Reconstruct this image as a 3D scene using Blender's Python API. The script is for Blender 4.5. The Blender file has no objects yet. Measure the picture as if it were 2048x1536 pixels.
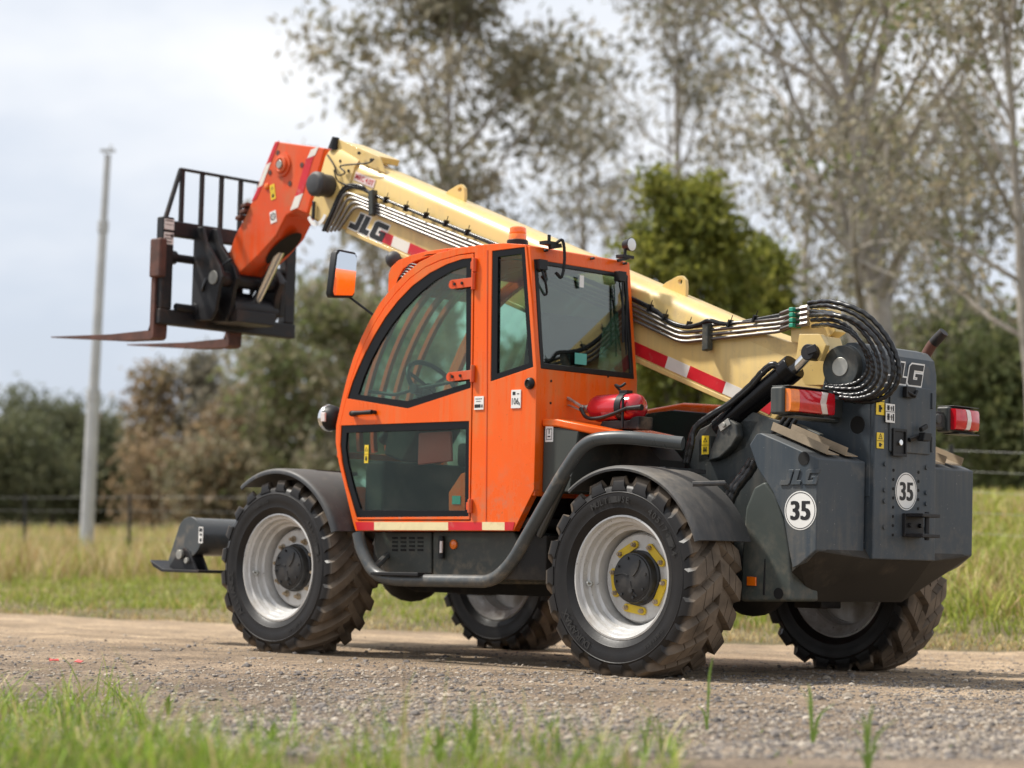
import bpy, bmesh, math, random
import numpy as np
from mathutils import Vector, Matrix
from mathutils.geometry import tessellate_polygon

random.seed(7)
RNG = np.random.default_rng(11)
scene = bpy.context.scene
COL = scene.collection
R = math.radians

# ---------------------------------------------------------------- camera
CAM = Vector((8.07, -10.38, 0.966))
YAW, PITCH, FPX = R(43.877), R(3.048), 4537.0
cd = bpy.data.cameras.new('camera')
cam = bpy.data.objects.new('camera', cd)
COL.objects.link(cam)
cam.location = CAM
cam.rotation_euler = (R(90) + PITCH, 0, YAW)
cd.sensor_fit = 'HORIZONTAL'
cd.sensor_width = 36.0
cd.lens = FPX / 2048 * 36.0
cd.clip_start, cd.clip_end = 0.1, 4000
cd.dof.use_dof = True
cd.dof.focus_distance = 12.2
cd.dof.aperture_fstop = 1.6
scene.camera = cam

# ---------------------------------------------------------------- sky, sun, exposure
SUN_ELEV = R(56)
sun_h = Vector((-math.cos(YAW), -math.sin(YAW), 0)) * 0.96 + Vector((-math.sin(YAW), math.cos(YAW), 0)) * 0.28
sun_h.normalize()
sun_dir = sun_h * math.cos(SUN_ELEV) + Vector((0, 0, math.sin(SUN_ELEV)))
world = bpy.data.worlds.new('World')
scene.world = world
world.use_nodes = True
wn, wl = world.node_tree.nodes, world.node_tree.links
wn.clear()
sky = wn.new('ShaderNodeTexSky')
sky.sky_type = 'NISHITA'
sky.sun_disc = False
sky.sun_elevation = SUN_ELEV
sky.sun_rotation = math.atan2(sun_dir.x, sun_dir.y)
sky.dust_density = 2.5
tc = wn.new('ShaderNodeTexCoord')
mp = wn.new('ShaderNodeMapping')
mp.inputs['Scale'].default_value = (1.0, 1.0, 2.6)
mp.inputs['Location'].default_value = (3.1, 1.7, 0.4)
n1 = wn.new('ShaderNodeTexNoise')
n1.inputs['Scale'].default_value = 2.6
n1.inputs['Detail'].default_value = 6
n1.inputs['Roughness'].default_value = 0.52
rp = wn.new('ShaderNodeValToRGB')
rp.color_ramp.elements[0].position = 0.36
rp.color_ramp.elements[0].color = (5.2, 5.75, 6.7, 1)
rp.color_ramp.elements[1].position = 0.66
rp.color_ramp.elements[1].color = (8.2, 8.25, 8.35, 1)
cover = wn.new('ShaderNodeValToRGB')
cover.color_ramp.elements[0].position = 0.25
cover.color_ramp.elements[0].color = (0.80, 0.80, 0.80, 1)
cover.color_ramp.elements[1].position = 0.6
cover.color_ramp.elements[1].color = (1, 1, 1, 1)
mixw = wn.new('ShaderNodeMix')
mixw.data_type = 'RGBA'
bg = wn.new('ShaderNodeBackground')
bg.inputs['Strength'].default_value = 0.1
wo = wn.new('ShaderNodeOutputWorld')
wl.new(tc.outputs['Generated'], mp.inputs['Vector'])
wl.new(mp.outputs['Vector'], n1.inputs['Vector'])
wl.new(n1.outputs['Fac'], rp.inputs['Fac'])
wl.new(n1.outputs['Fac'], cover.inputs['Fac'])
wl.new(cover.outputs['Color'], mixw.inputs[0])
wl.new(sky.outputs['Color'], mixw.inputs[6])
wl.new(rp.outputs['Color'], mixw.inputs[7])
wl.new(mixw.outputs[2], bg.inputs['Color'])
wl.new(bg.outputs['Background'], wo.inputs['Surface'])

sd = bpy.data.lights.new('sun', 'SUN')
sd.energy = 4.2
sd.angle = R(5)
sd.color = (1.0, 0.95, 0.87)
sun = bpy.data.objects.new('sun', sd)
COL.objects.link(sun)
sun.rotation_euler = sun_dir.to_track_quat('Z', 'Y').to_euler()
vs = scene.view_settings
vs.view_transform = 'Standard'
vs.look = 'None'
vs.exposure = 0.42
vs.gamma = 1.0
vs.use_curve_mapping = False
scene.cycles.max_bounces = 8
scene.cycles.transparent_max_bounces = 16
scene.cycles.use_denoising = True
scene.cycles.caustics_reflective = False
scene.cycles.caustics_refractive = False

# ---------------------------------------------------------------- vehicle frame: -x forward, -y its left side, z up; leans 2 degrees with the cambered road
TILT = R(-2.0)
RV = Matrix.Rotation(TILT, 3, 'X')
_d = Vector((-math.sin(YAW) * math.cos(PITCH), math.cos(YAW) * math.cos(PITCH), math.sin(PITCH)))
_r = Vector((math.cos(YAW), math.sin(YAW), 0))
_u = _r.cross(_d)
_C = RV.transposed() @ CAM


def _ray(u, v):
    return RV.transposed() @ (_d + _r * ((u - 1024) / FPX) - _u * ((v - 768) / FPX))


def S(u, v, y):
    """measured point on the machine's lengthwise plane y -> (x, z)"""
    q = _ray(u, v)
    p = _C + q * ((y - _C.y) / q.y)
    return (p.x, p.z)


def X(u, v, x):
    """measured point on the machine's crosswise plane x -> (y, z)"""
    q = _ray(u, v)
    p = _C + q * ((x - _C.x) / q.x)
    return (p.y, p.z)


def S3(u, v, y):
    a = S(u, v, y)
    return Vector((a[0], y, a[1]))


def X3(u, v, x):
    a = X(u, v, x)
    return Vector((x, a[0], a[1]))


def SL(pts, y):
    return [S(u, v, y) for u, v in pts]


def XL(pts, x):
    return [X(u, v, x) for u, v in pts]


def W(lat, depth):
    """world ground position from sideways and forward distance to the camera stand"""
    fd = Vector((-math.sin(YAW), math.cos(YAW)))
    p = Vector((CAM.x, CAM.y)) + Vector((_r.x, _r.y)) * lat + fd * depth
    return p.x, p.y


# ---------------------------------------------------------------- mesh helpers
_text_cache = {}


def text_geo(s):
    if s in _text_cache:
        return _text_cache[s]
    cu = bpy.data.curves.new('lettering', 'FONT')
    cu.body = s
    cu.resolution_u = 3
    cu.offset = 0.012
    ob = bpy.data.objects.new('lettering', cu)
    COL.objects.link(ob)
    dg = bpy.context.evaluated_depsgraph_get()
    me = bpy.data.meshes.new_from_object(ob.evaluated_get(dg))
    v = np.array([x.co[:] for x in me.vertices])
    f = [tuple(p.vertices) for p in me.polygons]
    bpy.data.objects.remove(ob)
    bpy.data.curves.remove(cu)
    bpy.data.meshes.remove(me)
    lo, hi = v.min(0), v.max(0)
    v[:, 0] = (v[:, 0] - (lo[0] + hi[0]) / 2) / (hi[1] - lo[1])
    v[:, 1] = (v[:, 1] - (lo[1] + hi[1]) / 2) / (hi[1] - lo[1])
    _text_cache[s] = (v, f)
    return v, f


def offset_poly(p, d):
    n = len(p)
    a = sum(p[i][0] * p[(i + 1) % n][1] - p[(i + 1) % n][0] * p[i][1] for i in range(n))
    sg = 1 if a > 0 else -1
    out = []
    for i in range(n):
        p0, p1, p2 = Vector(p[i - 1]), Vector(p[i]), Vector(p[(i + 1) % n])
        e1, e2 = (p1 - p0).normalized(), (p2 - p1).normalized()
        n1_, n2_ = Vector((e1.y, -e1.x)) * sg, Vector((e2.y, -e2.x)) * sg
        m = n1_ + n2_
        if m.length < 1e-4:
            m = n1_.copy()
        m.normalize()
        k = d / max(0.35, m.dot(n1_))
        out.append((p1.x + m.x * k, p1.y + m.y * k))
    return out


class MB:
    def __init__(self):
        self.v, self.f = [], []

    def add(self, v, f):
        o = len(self.v)
        self.v += [tuple(x) for x in v]
        self.f += [tuple(i + o for i in g) for g in f]
        return self

    def box(self, x0, x1, y0, y1, z0, z1):
        v = [(x, y, z) for x in (x0, x1) for y in (y0, y1) for z in (z0, z1)]
        return self.add(v, [(0, 1, 3, 2), (4, 6, 7, 5), (0, 4, 5, 1), (2, 3, 7, 6), (0, 2, 6, 4), (1, 5, 7, 3)])

    def obox(self, c, ax, ay, az):
        """box from centre and three half-extent vectors"""
        c, ax, ay, az = Vector(c), Vector(ax), Vector(ay), Vector(az)
        v = [c + ax * i + ay * j + az * k for i in (-1, 1) for j in (-1, 1) for k in (-1, 1)]
        return self.add(v, [(0, 1, 3, 2), (4, 6, 7, 5), (0, 4, 5, 1), (2, 3, 7, 6), (0, 2, 6, 4), (1, 5, 7, 3)])

    def prism(self, outer, c0, c1, axis='y', holes=()):
        """flat outline (with holes) given thickness along an axis"""
        loops = [list(outer)] + [list(h) for h in holes]
        tri = tessellate_polygon([[Vector((a, b, 0)) for a, b in l] for l in loops])
        flat = [p for l in loops for p in l]

        def P(p, c):
            return {'y': (p[0], c, p[1]), 'x': (c, p[0], p[1]), 'z': (p[0], p[1], c)}[axis]
        n = len(flat)
        v = [P(p, c0) for p in flat] + [P(p, c1) for p in flat]
        f = [tuple(t) for t in tri] + [tuple(i + n for i in reversed(t)) for t in tri]
        o = 0
        for l in loops:
            k = len(l)
            for i in range(k):
                j = (i + 1) % k
                f.append((o + i, o + j, o + j + n, o + i + n))
            o += k
        return self.add(v, f)

    def tube(self, path, r, n=10, close=True, ribs=None):
        path = [Vector(p) for p in path]
        m = len(path)
        rad = r if isinstance(r, (list, tuple)) else [r] * m
        t0 = (path[1] - path[0]).normalized()
        ref = Vector((0, 0, 1)) if abs(t0.z) < 0.9 else Vector((0, 1, 0))
        a = t0.cross(ref).normalized()
        v, f = [], []
        for i in range(m):
            if i == 0:
                t = path[1] - path[0]
            elif i == m - 1:
                t = path[-1] - path[-2]
            else:
                t = (path[i + 1] - path[i]).normalized() + (path[i] - path[i - 1]).normalized()
            t.normalize()
            a = (a - t * a.dot(t)).normalized()
            b = t.cross(a)
            for k in range(n):
                w = 2 * math.pi * k / n
                rr = rad[i]
                if ribs:
                    rr *= 1 + ribs * math.sin(w + i * 1.1)
                v.append(path[i] + a * (rr * math.cos(w)) + b * (rr * math.sin(w)))
        for i in range(m - 1):
            for k in range(n):
                k2 = (k + 1) % n
                f.append((i * n + k, i * n + k2, (i + 1) * n + k2, (i + 1) * n + k))
        if close:
            f.append(tuple(range(n - 1, -1, -1)))
            f.append(tuple((m - 1) * n + k for k in range(n)))
        return self.add(v, f)

    def cyl(self, p0, p1, r0, r1=None, n=20):
        return self.tube([p0, p1], [r0, r0 if r1 is None else r1], n)

    def lathe(self, prof, c=(0, 0, 0), axis='y', n=40, a0=0.0, a1=2 * math.pi):
        """profile of (radius, offset along axis)"""
        full = abs(a1 - a0 - 2 * math.pi) < 1e-6
        m = n if full else n + 1
        v, f = [], []
        k = len(prof)
        for i in range(m):
            w = a0 + (a1 - a0) * i / n
            for r, h in prof:
                p = {'y': (r * math.cos(w), h, r * math.sin(w)), 'x': (h, r * math.cos(w), r * math.sin(w)),
                     'z': (r * math.cos(w), r * math.sin(w), h)}[axis]
                v.append((p[0] + c[0], p[1] + c[1], p[2] + c[2]))
        for i in range(n):
            j = (i + 1) % m
            for q in range(k - 1):
                f.append((i * k + q, i * k + q + 1, j * k + q + 1, j * k + q))
        return self.add(v, f)

    def ball(self, c, r, n=12, sx=1, sy=1, sz=1):
        v, f = [], []
        for i in range(n + 1):
            th = math.pi * i / n
            for j in range(2 * n):
                ph = math.pi * j / n
                v.append((c[0] + r * sx * math.sin(th) * math.cos(ph), c[1] + r * sy * math.sin(th) * math.sin(ph), c[2] + r * sz * math.cos(th)))
        for i in range(n):
            for j in range(2 * n):
                a, b = i * 2 * n + j, i * 2 * n + (j + 1) % (2 * n)
                f.append((a, b, b + 2 * n, a + 2 * n))
        return self.add(v, f)

    def text(self, s, c, right, up, h, sx=1.0):
        v, f = text_geo(s)
        c, right, up = Vector(c), Vector(right).normalized() * h * sx, Vector(up).normalized() * h
        return self.add([c + right * x[0] + up * x[1] for x in v], f)

    def pieces(self):
        """separate pieces of this shape"""
        par = list(range(len(self.v)))

        def find(i):
            while par[i] != i:
                par[i] = par[par[i]]
                i = par[i]
            return i
        for g in self.f:
            a = find(g[0])
            for i in g[1:]:
                par[find(i)] = a
        groups = {}
        for g in self.f:
            groups.setdefault(find(g[0]), []).append(g)
        out = []
        for fs in groups.values():
            ids = sorted({i for g in fs for i in g})
            mp_ = {i: k for k, i in enumerate(ids)}
            m = MB()
            m.v = [self.v[i] for i in ids]
            m.f = [tuple(mp_[i] for i in g) for g in fs]
            out.append(m)
        return out

    def each(self, name, mat, parent=None, **k):
        return [m.build(name, mat, parent, **k) for m in self.pieces()]

    def build(self, name, mat, parent=None, bevel=0, smooth=40, seg=2, label=None):
        me = bpy.data.meshes.new(name)
        me.from_pydata([tuple(p) for p in self.v], [], self.f)
        me.validate()
        bm = bmesh.new()
        bm.from_mesh(me)
        bmesh.ops.remove_doubles(bm, verts=bm.verts, dist=1e-5)
        bmesh.ops.recalc_face_normals(bm, faces=bm.faces)
        bm.to_mesh(me)
        bm.free()
        me.materials.append(M[mat] if isinstance(mat, str) else mat)
        if smooth:
            me.shade_smooth()
            me.set_sharp_from_angle(angle=R(smooth))
        o = bpy.data.objects.new(name, me)
        COL.objects.link(o)
        if parent is not None:
            o.parent = parent
        if bevel:
            b = o.modifiers.new('bevel', 'BEVEL')
            b.width = bevel
            b.segments = seg
            b.limit_method = 'ANGLE'
            b.angle_limit = R(35)
            b.harden_normals = bool(smooth)
        if label:
            o['label'] = label
        return o


def fillet(pts, r, n=6):
    """round the corners of a polyline"""
    pts = [Vector(p) for p in pts]
    out = [pts[0]]
    for i in range(1, len(pts) - 1):
        a, b, c = pts[i - 1], pts[i], pts[i + 1]
        d1, d2 = (a - b), (c - b)
        rr = min(r, d1.length * .48, d2.length * .48)
        p, q = b + d1.normalized() * rr, b + d2.normalized() * rr
        for k in range(n + 1):
            t = k / n
            out.append(p * (1 - t) ** 2 + b * 2 * t * (1 - t) + q * t * t)
    out.append(pts[-1])
    return out


def spline(pts, n=8):
    """Catmull-Rom through points"""
    P = [Vector(p) for p in pts]
    P = [P[0] * 2 - P[1]] + P + [P[-1] * 2 - P[-2]]
    out = []
    for i in range(1, len(P) - 2):
        p0, p1, p2, p3 = P[i - 1], P[i], P[i + 1], P[i + 2]
        for k in range(n):
            t = k / n
            out.append(0.5 * ((2 * p1) + (p2 - p0) * t + (2 * p0 - 5 * p1 + 4 * p2 - p3) * t * t + (3 * p1 - p0 - 3 * p2 + p3) * t ** 3))
    out.append(P[-2])
    return out


def smooth2(pts, n=6):
    return [(p.x, p.y) for p in spline([Vector((a, b, 0)) for a, b in pts], n)]


def empty(name, parent=None, loc=(0, 0, 0), rot=(0, 0, 0)):
    o = bpy.data.objects.new(name, None)
    COL.objects.link(o)
    o.location, o.rotation_euler = loc, rot
    o.empty_display_size = .2
    if parent is not None:
        o.parent = parent
    return o


def tag(o, label=None, cat=None, group=None, kind=None):
    for k, v in (('label', label), ('category', cat), ('group', group), ('kind', kind)):
        if v:
            o[k] = v
    return o


# ---------------------------------------------------------------- materials
M = {}


def mat(name, col, rough=.5, metal=0., var=.12, scale=5., dirt=None, dirt_amt=.0, dirt_scale=3., bump=0., bscale=60., coat=0., spec=.5, updust=0., streak=None, chips=None, splash=None):
    m = bpy.data.materials.new(name)
    m.use_nodes = True
    nt = m.node_tree
    N, L = nt.nodes, nt.links
    b = N['Principled BSDF']
    t = N.new('ShaderNodeTexCoord')
    nz = N.new('ShaderNodeTexNoise')
    nz.inputs['Scale'].default_value = scale
    nz.inputs['Detail'].default_value = 5
    L.new(t.outputs['Object'], nz.inputs['Vector'])
    mr = N.new('ShaderNodeMapRange')
    mr.inputs['From Min'].default_value = .3
    mr.inputs['From Max'].default_value = .7
    mr.inputs['To Min'].default_value = 1 - var
    mr.inputs['To Max'].default_value = 1 + var
    L.new(nz.outputs['Fac'], mr.inputs['Value'])
    mx = N.new('ShaderNodeMix')
    mx.data_type = 'RGBA'
    mx.blend_type = 'MULTIPLY'
    mx.inputs[0].default_value = 1
    mx.inputs[6].default_value = (*col, 1)
    L.new(mr.outputs['Result'], mx.inputs[7])
    out = mx.outputs[2]
    rmr = N.new('ShaderNodeMapRange')
    rmr.inputs['From Min'].default_value = .3
    rmr.inputs['From Max'].default_value = .7
    rmr.inputs['To Min'].default_value = max(0.02, rough - .08)
    rmr.inputs['To Max'].default_value = min(1, rough + .08)
    L.new(nz.outputs['Fac'], rmr.inputs['Value'])
    rout = rmr.outputs['Result']
    if dirt is not None:
        n2 = N.new('ShaderNodeTexNoise')
        n2.inputs['Scale'].default_value = dirt_scale
        n2.inputs['Detail'].default_value = 8
        n2.inputs['Roughness'].default_value = .65
        L.new(t.outputs['Object'], n2.inputs['Vector'])
        r2 = N.new('ShaderNodeMapRange')
        r2.inputs['From Min'].default_value = .62 - dirt_amt * .35
        r2.inputs['From Max'].default_value = .80 - dirt_amt * .2
        L.new(n2.outputs['Fac'], r2.inputs['Value'])
        fac = r2.outputs['Result']
        if updust:
            g = N.new('ShaderNodeNewGeometry')
            sp = N.new('ShaderNodeSeparateXYZ')
            L.new(g.outputs['Normal'], sp.inputs[0])
            r3 = N.new('ShaderNodeMapRange')
            r3.inputs['From Min'].default_value = .25
            r3.inputs['From Max'].default_value = .95
            r3.inputs['To Max'].default_value = updust
            L.new(sp.outputs['Z'], r3.inputs['Value'])
            ad = N.new('ShaderNodeMath')
            ad.operation = 'ADD'
            ad.use_clamp = True
            L.new(fac, ad.inputs[0])
            L.new(r3.outputs['Result'], ad.inputs[1])
            fac = ad.outputs[0]
        m2 = N.new('ShaderNodeMix')
        m2.data_type = 'RGBA'
        sc = N.new('ShaderNodeMath')
        sc.operation = 'MULTIPLY'
        sc.inputs[1].default_value = .8
        L.new(fac, sc.inputs[0])
        L.new(sc.outputs[0], m2.inputs[0])
        L.new(out, m2.inputs[6])
        m2.inputs[7].default_value = (*dirt, 1)
        out = m2.outputs[2]
        m3 = N.new('ShaderNodeMix')
        L.new(sc.outputs[0], m3.inputs[0])
        L.new(rout, m3.inputs[2])
        m3.inputs[3].default_value = .9
        rout = m3.outputs[0]
    def overlay(fac, colour, out, rout):
        m4 = N.new('ShaderNodeMix')
        m4.data_type = 'RGBA'
        L.new(fac, m4.inputs[0])
        L.new(out, m4.inputs[6])
        m4.inputs[7].default_value = (*colour, 1)
        m5 = N.new('ShaderNodeMix')
        L.new(fac, m5.inputs[0])
        L.new(rout, m5.inputs[2])
        m5.inputs[3].default_value = .85
        return m4.outputs[2], m5.outputs[0]
    if streak is not None:        # rain-washed runs of dust
        sm = N.new('ShaderNodeMapping')
        sm.inputs['Scale'].default_value = (26, 26, 1.6)
        L.new(t.outputs['Object'], sm.inputs['Vector'])
        s1 = N.new('ShaderNodeTexNoise')
        s1.inputs['Scale'].default_value = 1
        s1.inputs['Detail'].default_value = 4
        L.new(sm.outputs[0], s1.inputs['Vector'])
        s2 = N.new('ShaderNodeTexNoise')
        s2.inputs['Scale'].default_value = 2.1
        s2.inputs['Detail'].default_value = 3
        L.new(t.outputs['Object'], s2.inputs['Vector'])
        sa = N.new('ShaderNodeMath')
        sa.operation = 'MULTIPLY'
        L.new(s1.outputs['Fac'], sa.inputs[0])
        L.new(s2.outputs['Fac'], sa.inputs[1])
        sr = N.new('ShaderNodeMapRange')
        sr.inputs['From Min'].default_value = .22
        sr.inputs['From Max'].default_value = .44
        sr.inputs['To Max'].default_value = streak[3]
        L.new(sa.outputs[0], sr.inputs['Value'])
        out, rout = overlay(sr.outputs['Result'], streak[:3], out, rout)
    if chips is not None:         # small scuffs and stone chips
        c1 = N.new('ShaderNodeTexNoise')
        c1.inputs['Scale'].default_value = 55
        c1.inputs['Detail'].default_value = 3
        L.new(t.outputs['Object'], c1.inputs['Vector'])
        cr = N.new('ShaderNodeMapRange')
        cr.inputs['From Min'].default_value = .70
        cr.inputs['From Max'].default_value = .74
        cr.inputs['To Max'].default_value = chips[3]
        L.new(c1.outputs['Fac'], cr.inputs['Value'])
        out, rout = overlay(cr.outputs['Result'], chips[:3], out, rout)
    if splash is not None:        # road mud thrown up from the wheels
        sz = N.new('ShaderNodeSeparateXYZ')
        L.new(t.outputs['Object'], sz.inputs[0])
        zr = N.new('ShaderNodeMapRange')
        zr.inputs['From Min'].default_value = splash[1]
        zr.inputs['From Max'].default_value = splash[0]
        L.new(sz.outputs['Z'], zr.inputs['Value'])
        pn_ = N.new('ShaderNodeTexNoise')
        pn_.inputs['Scale'].default_value = 16
        pn_.inputs['Detail'].default_value = 8
        pn_.inputs['Roughness'].default_value = .7
        L.new(t.outputs['Object'], pn_.inputs['Vector'])
        pr_ = N.new('ShaderNodeMapRange')
        pr_.inputs['From Min'].default_value = .48
        pr_.inputs['From Max'].default_value = .66
        pr_.inputs['To Max'].default_value = splash[2]
        L.new(pn_.outputs['Fac'], pr_.inputs['Value'])
        pm = N.new('ShaderNodeMath')
        pm.operation = 'MULTIPLY'
        L.new(zr.outputs['Result'], pm.inputs[0])
        L.new(pr_.outputs['Result'], pm.inputs[1])
        out, rout = overlay(pm.outputs[0], (.30, .235, .165), out, rout)
    L.new(out, b.inputs['Base Color'])
    L.new(rout, b.inputs['Roughness'])
    b.inputs['Metallic'].default_value = metal
    b.inputs['Specular IOR Level'].default_value = spec
    b.inputs['Coat Weight'].default_value = coat
    b.inputs['Coat Roughness'].default_value = .08
    if bump:
        n3 = N.new('ShaderNodeTexNoise')
        n3.inputs['Scale'].default_value = bscale
        n3.inputs['Detail'].default_value = 4
        L.new(t.outputs['Object'], n3.inputs['Vector'])
        bp = N.new('ShaderNodeBump')
        bp.inputs['Strength'].default_value = bump
        bp.inputs['Distance'].default_value = .01
        L.new(n3.outputs['Fac'], bp.inputs['Height'])
        L.new(bp.outputs['Normal'], b.inputs['Normal'])
    M[name] = m
    return m


DUST = (.30, .24, .17)
mat('orange_paint', (.84, .112, .003), .27, var=.05, scale=2.5, coat=.12, spec=.3, dirt=(.60, .20, .04), dirt_amt=.12, dirt_scale=2.2, updust=.06, streak=(.52, .26, .11, .30), chips=(.25, .07, .02, .35), splash=(.75, 1.25, .55))
mat('red_orange_paint', (.70, .080, .014), .36, var=.09, scale=3, coat=.1, spec=.3, dirt=(.42, .17, .08), dirt_amt=.25, dirt_scale=4, streak=(.40, .20, .11, .35), chips=(.12, .05, .03, .6))
mat('cream_paint', (.72, .515, .19), .36, var=.06, scale=2, coat=.2, dirt=(.40, .30, .16), dirt_amt=.10, dirt_scale=3, updust=.05, streak=(.42, .32, .18, .35), chips=(.30, .22, .12, .5))
mat('grey_paint', (.042, .049, .050), .42, spec=.35, var=.12, scale=3, dirt=(.20, .18, .145), dirt_amt=.16, dirt_scale=2.5, updust=.35, bump=.03, bscale=120, streak=(.17, .15, .12, .4), chips=(.22, .21, .19, .45), splash=(.45, 1.0, .22))
mat('slate_paint', (.045, .058, .071), .46, spec=.35, var=.12, scale=3, dirt=(.19, .175, .15), dirt_amt=.13, dirt_scale=3, updust=.3, bump=.05, bscale=160, streak=(.17, .155, .13, .35), chips=(.28, .27, .25, .55), splash=(.55, 1.10, .22))
mat('arch_paint', (.062, .072, .066), .5, spec=.3, var=.12, scale=3, dirt=(.17, .15, .12), dirt_amt=.2, dirt_scale=3, splash=(.40, .95, .28))
mat('tank_plastic', (.055, .060, .054), .5, spec=.3, var=.1, scale=4, dirt=DUST, dirt_amt=.1, splash=(.40, .9, .30))
mat('tube_paint', (.060, .067, .070), .34, var=.1, scale=6, dirt=DUST, dirt_amt=.08, updust=.1, chips=(.25, .24, .22, .4), splash=(.40, .8, .3))
mat('black_steel', (.014, .014, .016), .5, spec=.35, var=.3, scale=7, dirt=(.085, .055, .042), dirt_amt=.24, dirt_scale=5, bump=.08, bscale=80)
mat('rusty_steel', (.105, .042, .030), .7, var=.35, scale=12, dirt=(.05, .03, .025), dirt_amt=.5, dirt_scale=9, bump=.15, bscale=90)
mat('black_plastic', (.012, .012, .013), .45, spec=.3, var=.15, dirt=DUST, dirt_amt=.06)
mat('black_gloss', (.005, .005, .006), .22, var=.05, spec=.22)
mat('belly_paint', (.040, .036, .031), .7, var=.2, scale=5, spec=.2, dirt=(.13, .105, .08), dirt_amt=.3, dirt_scale=3)
mat('mudguard_plastic', (.044, .046, .049), .5, spec=.4, var=.15, scale=4, dirt=(.23, .20, .16), dirt_amt=.14, dirt_scale=3, updust=.3, bump=.05, bscale=140, streak=(.20, .17, .14, .3), chips=(.16, .15, .14, .5))
mat('underbody', (.018, .017, .016), .8, var=.3, dirt=(.10, .08, .06), dirt_amt=.35)
mat('chrome', (.75, .75, .74), .14, metal=1, var=.05)
mat('pipe_steel', (.25, .235, .22), .42, metal=.9, var=.18, scale=14)
mat('dull_steel', (.42, .41, .37), .45, metal=.8, var=.2, scale=20)
mat('rim_paint', (.60, .59, .57), .30, metal=.15, var=.07, scale=8, dirt=(.34, .29, .23), dirt_amt=.22, dirt_scale=5, bump=.05, bscale=90, streak=(.25, .20, .15, .35), chips=(.10, .08, .06, .8))
mat('tyre_lettering', (.030, .029, .028), .6, var=.2, scale=40, spec=.3)
mat('hub_paint', (.016, .016, .017), .42, var=.2, dirt=(.10, .085, .07), dirt_amt=.15)
mat('yellow_plastic', (.72, .50, .03), .5, var=.1, dirt=DUST, dirt_amt=.15, dirt_scale=12)
mat('sticker_yellow', (.82, .58, .03), .4, var=.05)
mat('sticker_white', (.78, .77, .74), .4, var=.04)
mat('sticker_ink', (.012, .012, .013), .5, var=.05)
mat('tape_red', (.58, .012, .022), .35, var=.12, scale=10, dirt=(.5, .25, .2), dirt_amt=.1, dirt_scale=14)
mat('tape_white', (.76, .73, .66), .4, var=.06, scale=10, dirt=(.45, .38, .28), dirt_amt=.18, dirt_scale=10)
mat('tape_cream', (.78, .66, .38), .4, var=.08, scale=10, dirt=(.5, .38, .2), dirt_amt=.2, dirt_scale=10)
mat('extinguisher_red', (.50, .010, .022), .22, var=.06, coat=.5)
mat('reflector_orange', (.80, .16, .005), .25, var=.05, coat=.5)
mat('green_plastic', (.02, .30, .19), .45, var=.1)
mat('lens_red', (.55, .008, .018), .14, var=.12, scale=30, coat=.8)
mat('lens_amber', (.85, .20, .01), .16, var=.12, scale=30, coat=.8)
mat('lens_clear', (.72, .62, .58), .16, var=.1, scale=30, coat=.8)
mat('seat_fabric', (.020, .020, .022), .9, var=.3, scale=40)
mat('pouch_vinyl', (.55, .085, .06), .45, var=.1)
mat('green_sticker', (.10,.42,.36), .4, var=.05)
mat('sticker_pink', (.80,.62,.58), .4, var=.05)
mat('extinguisher_label', (.62,.10,.12), .4, var=.25, scale=90)
mat('tan_dust_metal', (.33, .26, .18), .75, var=.2, scale=10, bump=.1)
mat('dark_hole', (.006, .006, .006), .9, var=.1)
mat('sponge_glass', (.75, .78, .8), .1, var=.03)
mat('hose_rubber', (.010, .010, .011), .30, var=.2, scale=30)


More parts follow.
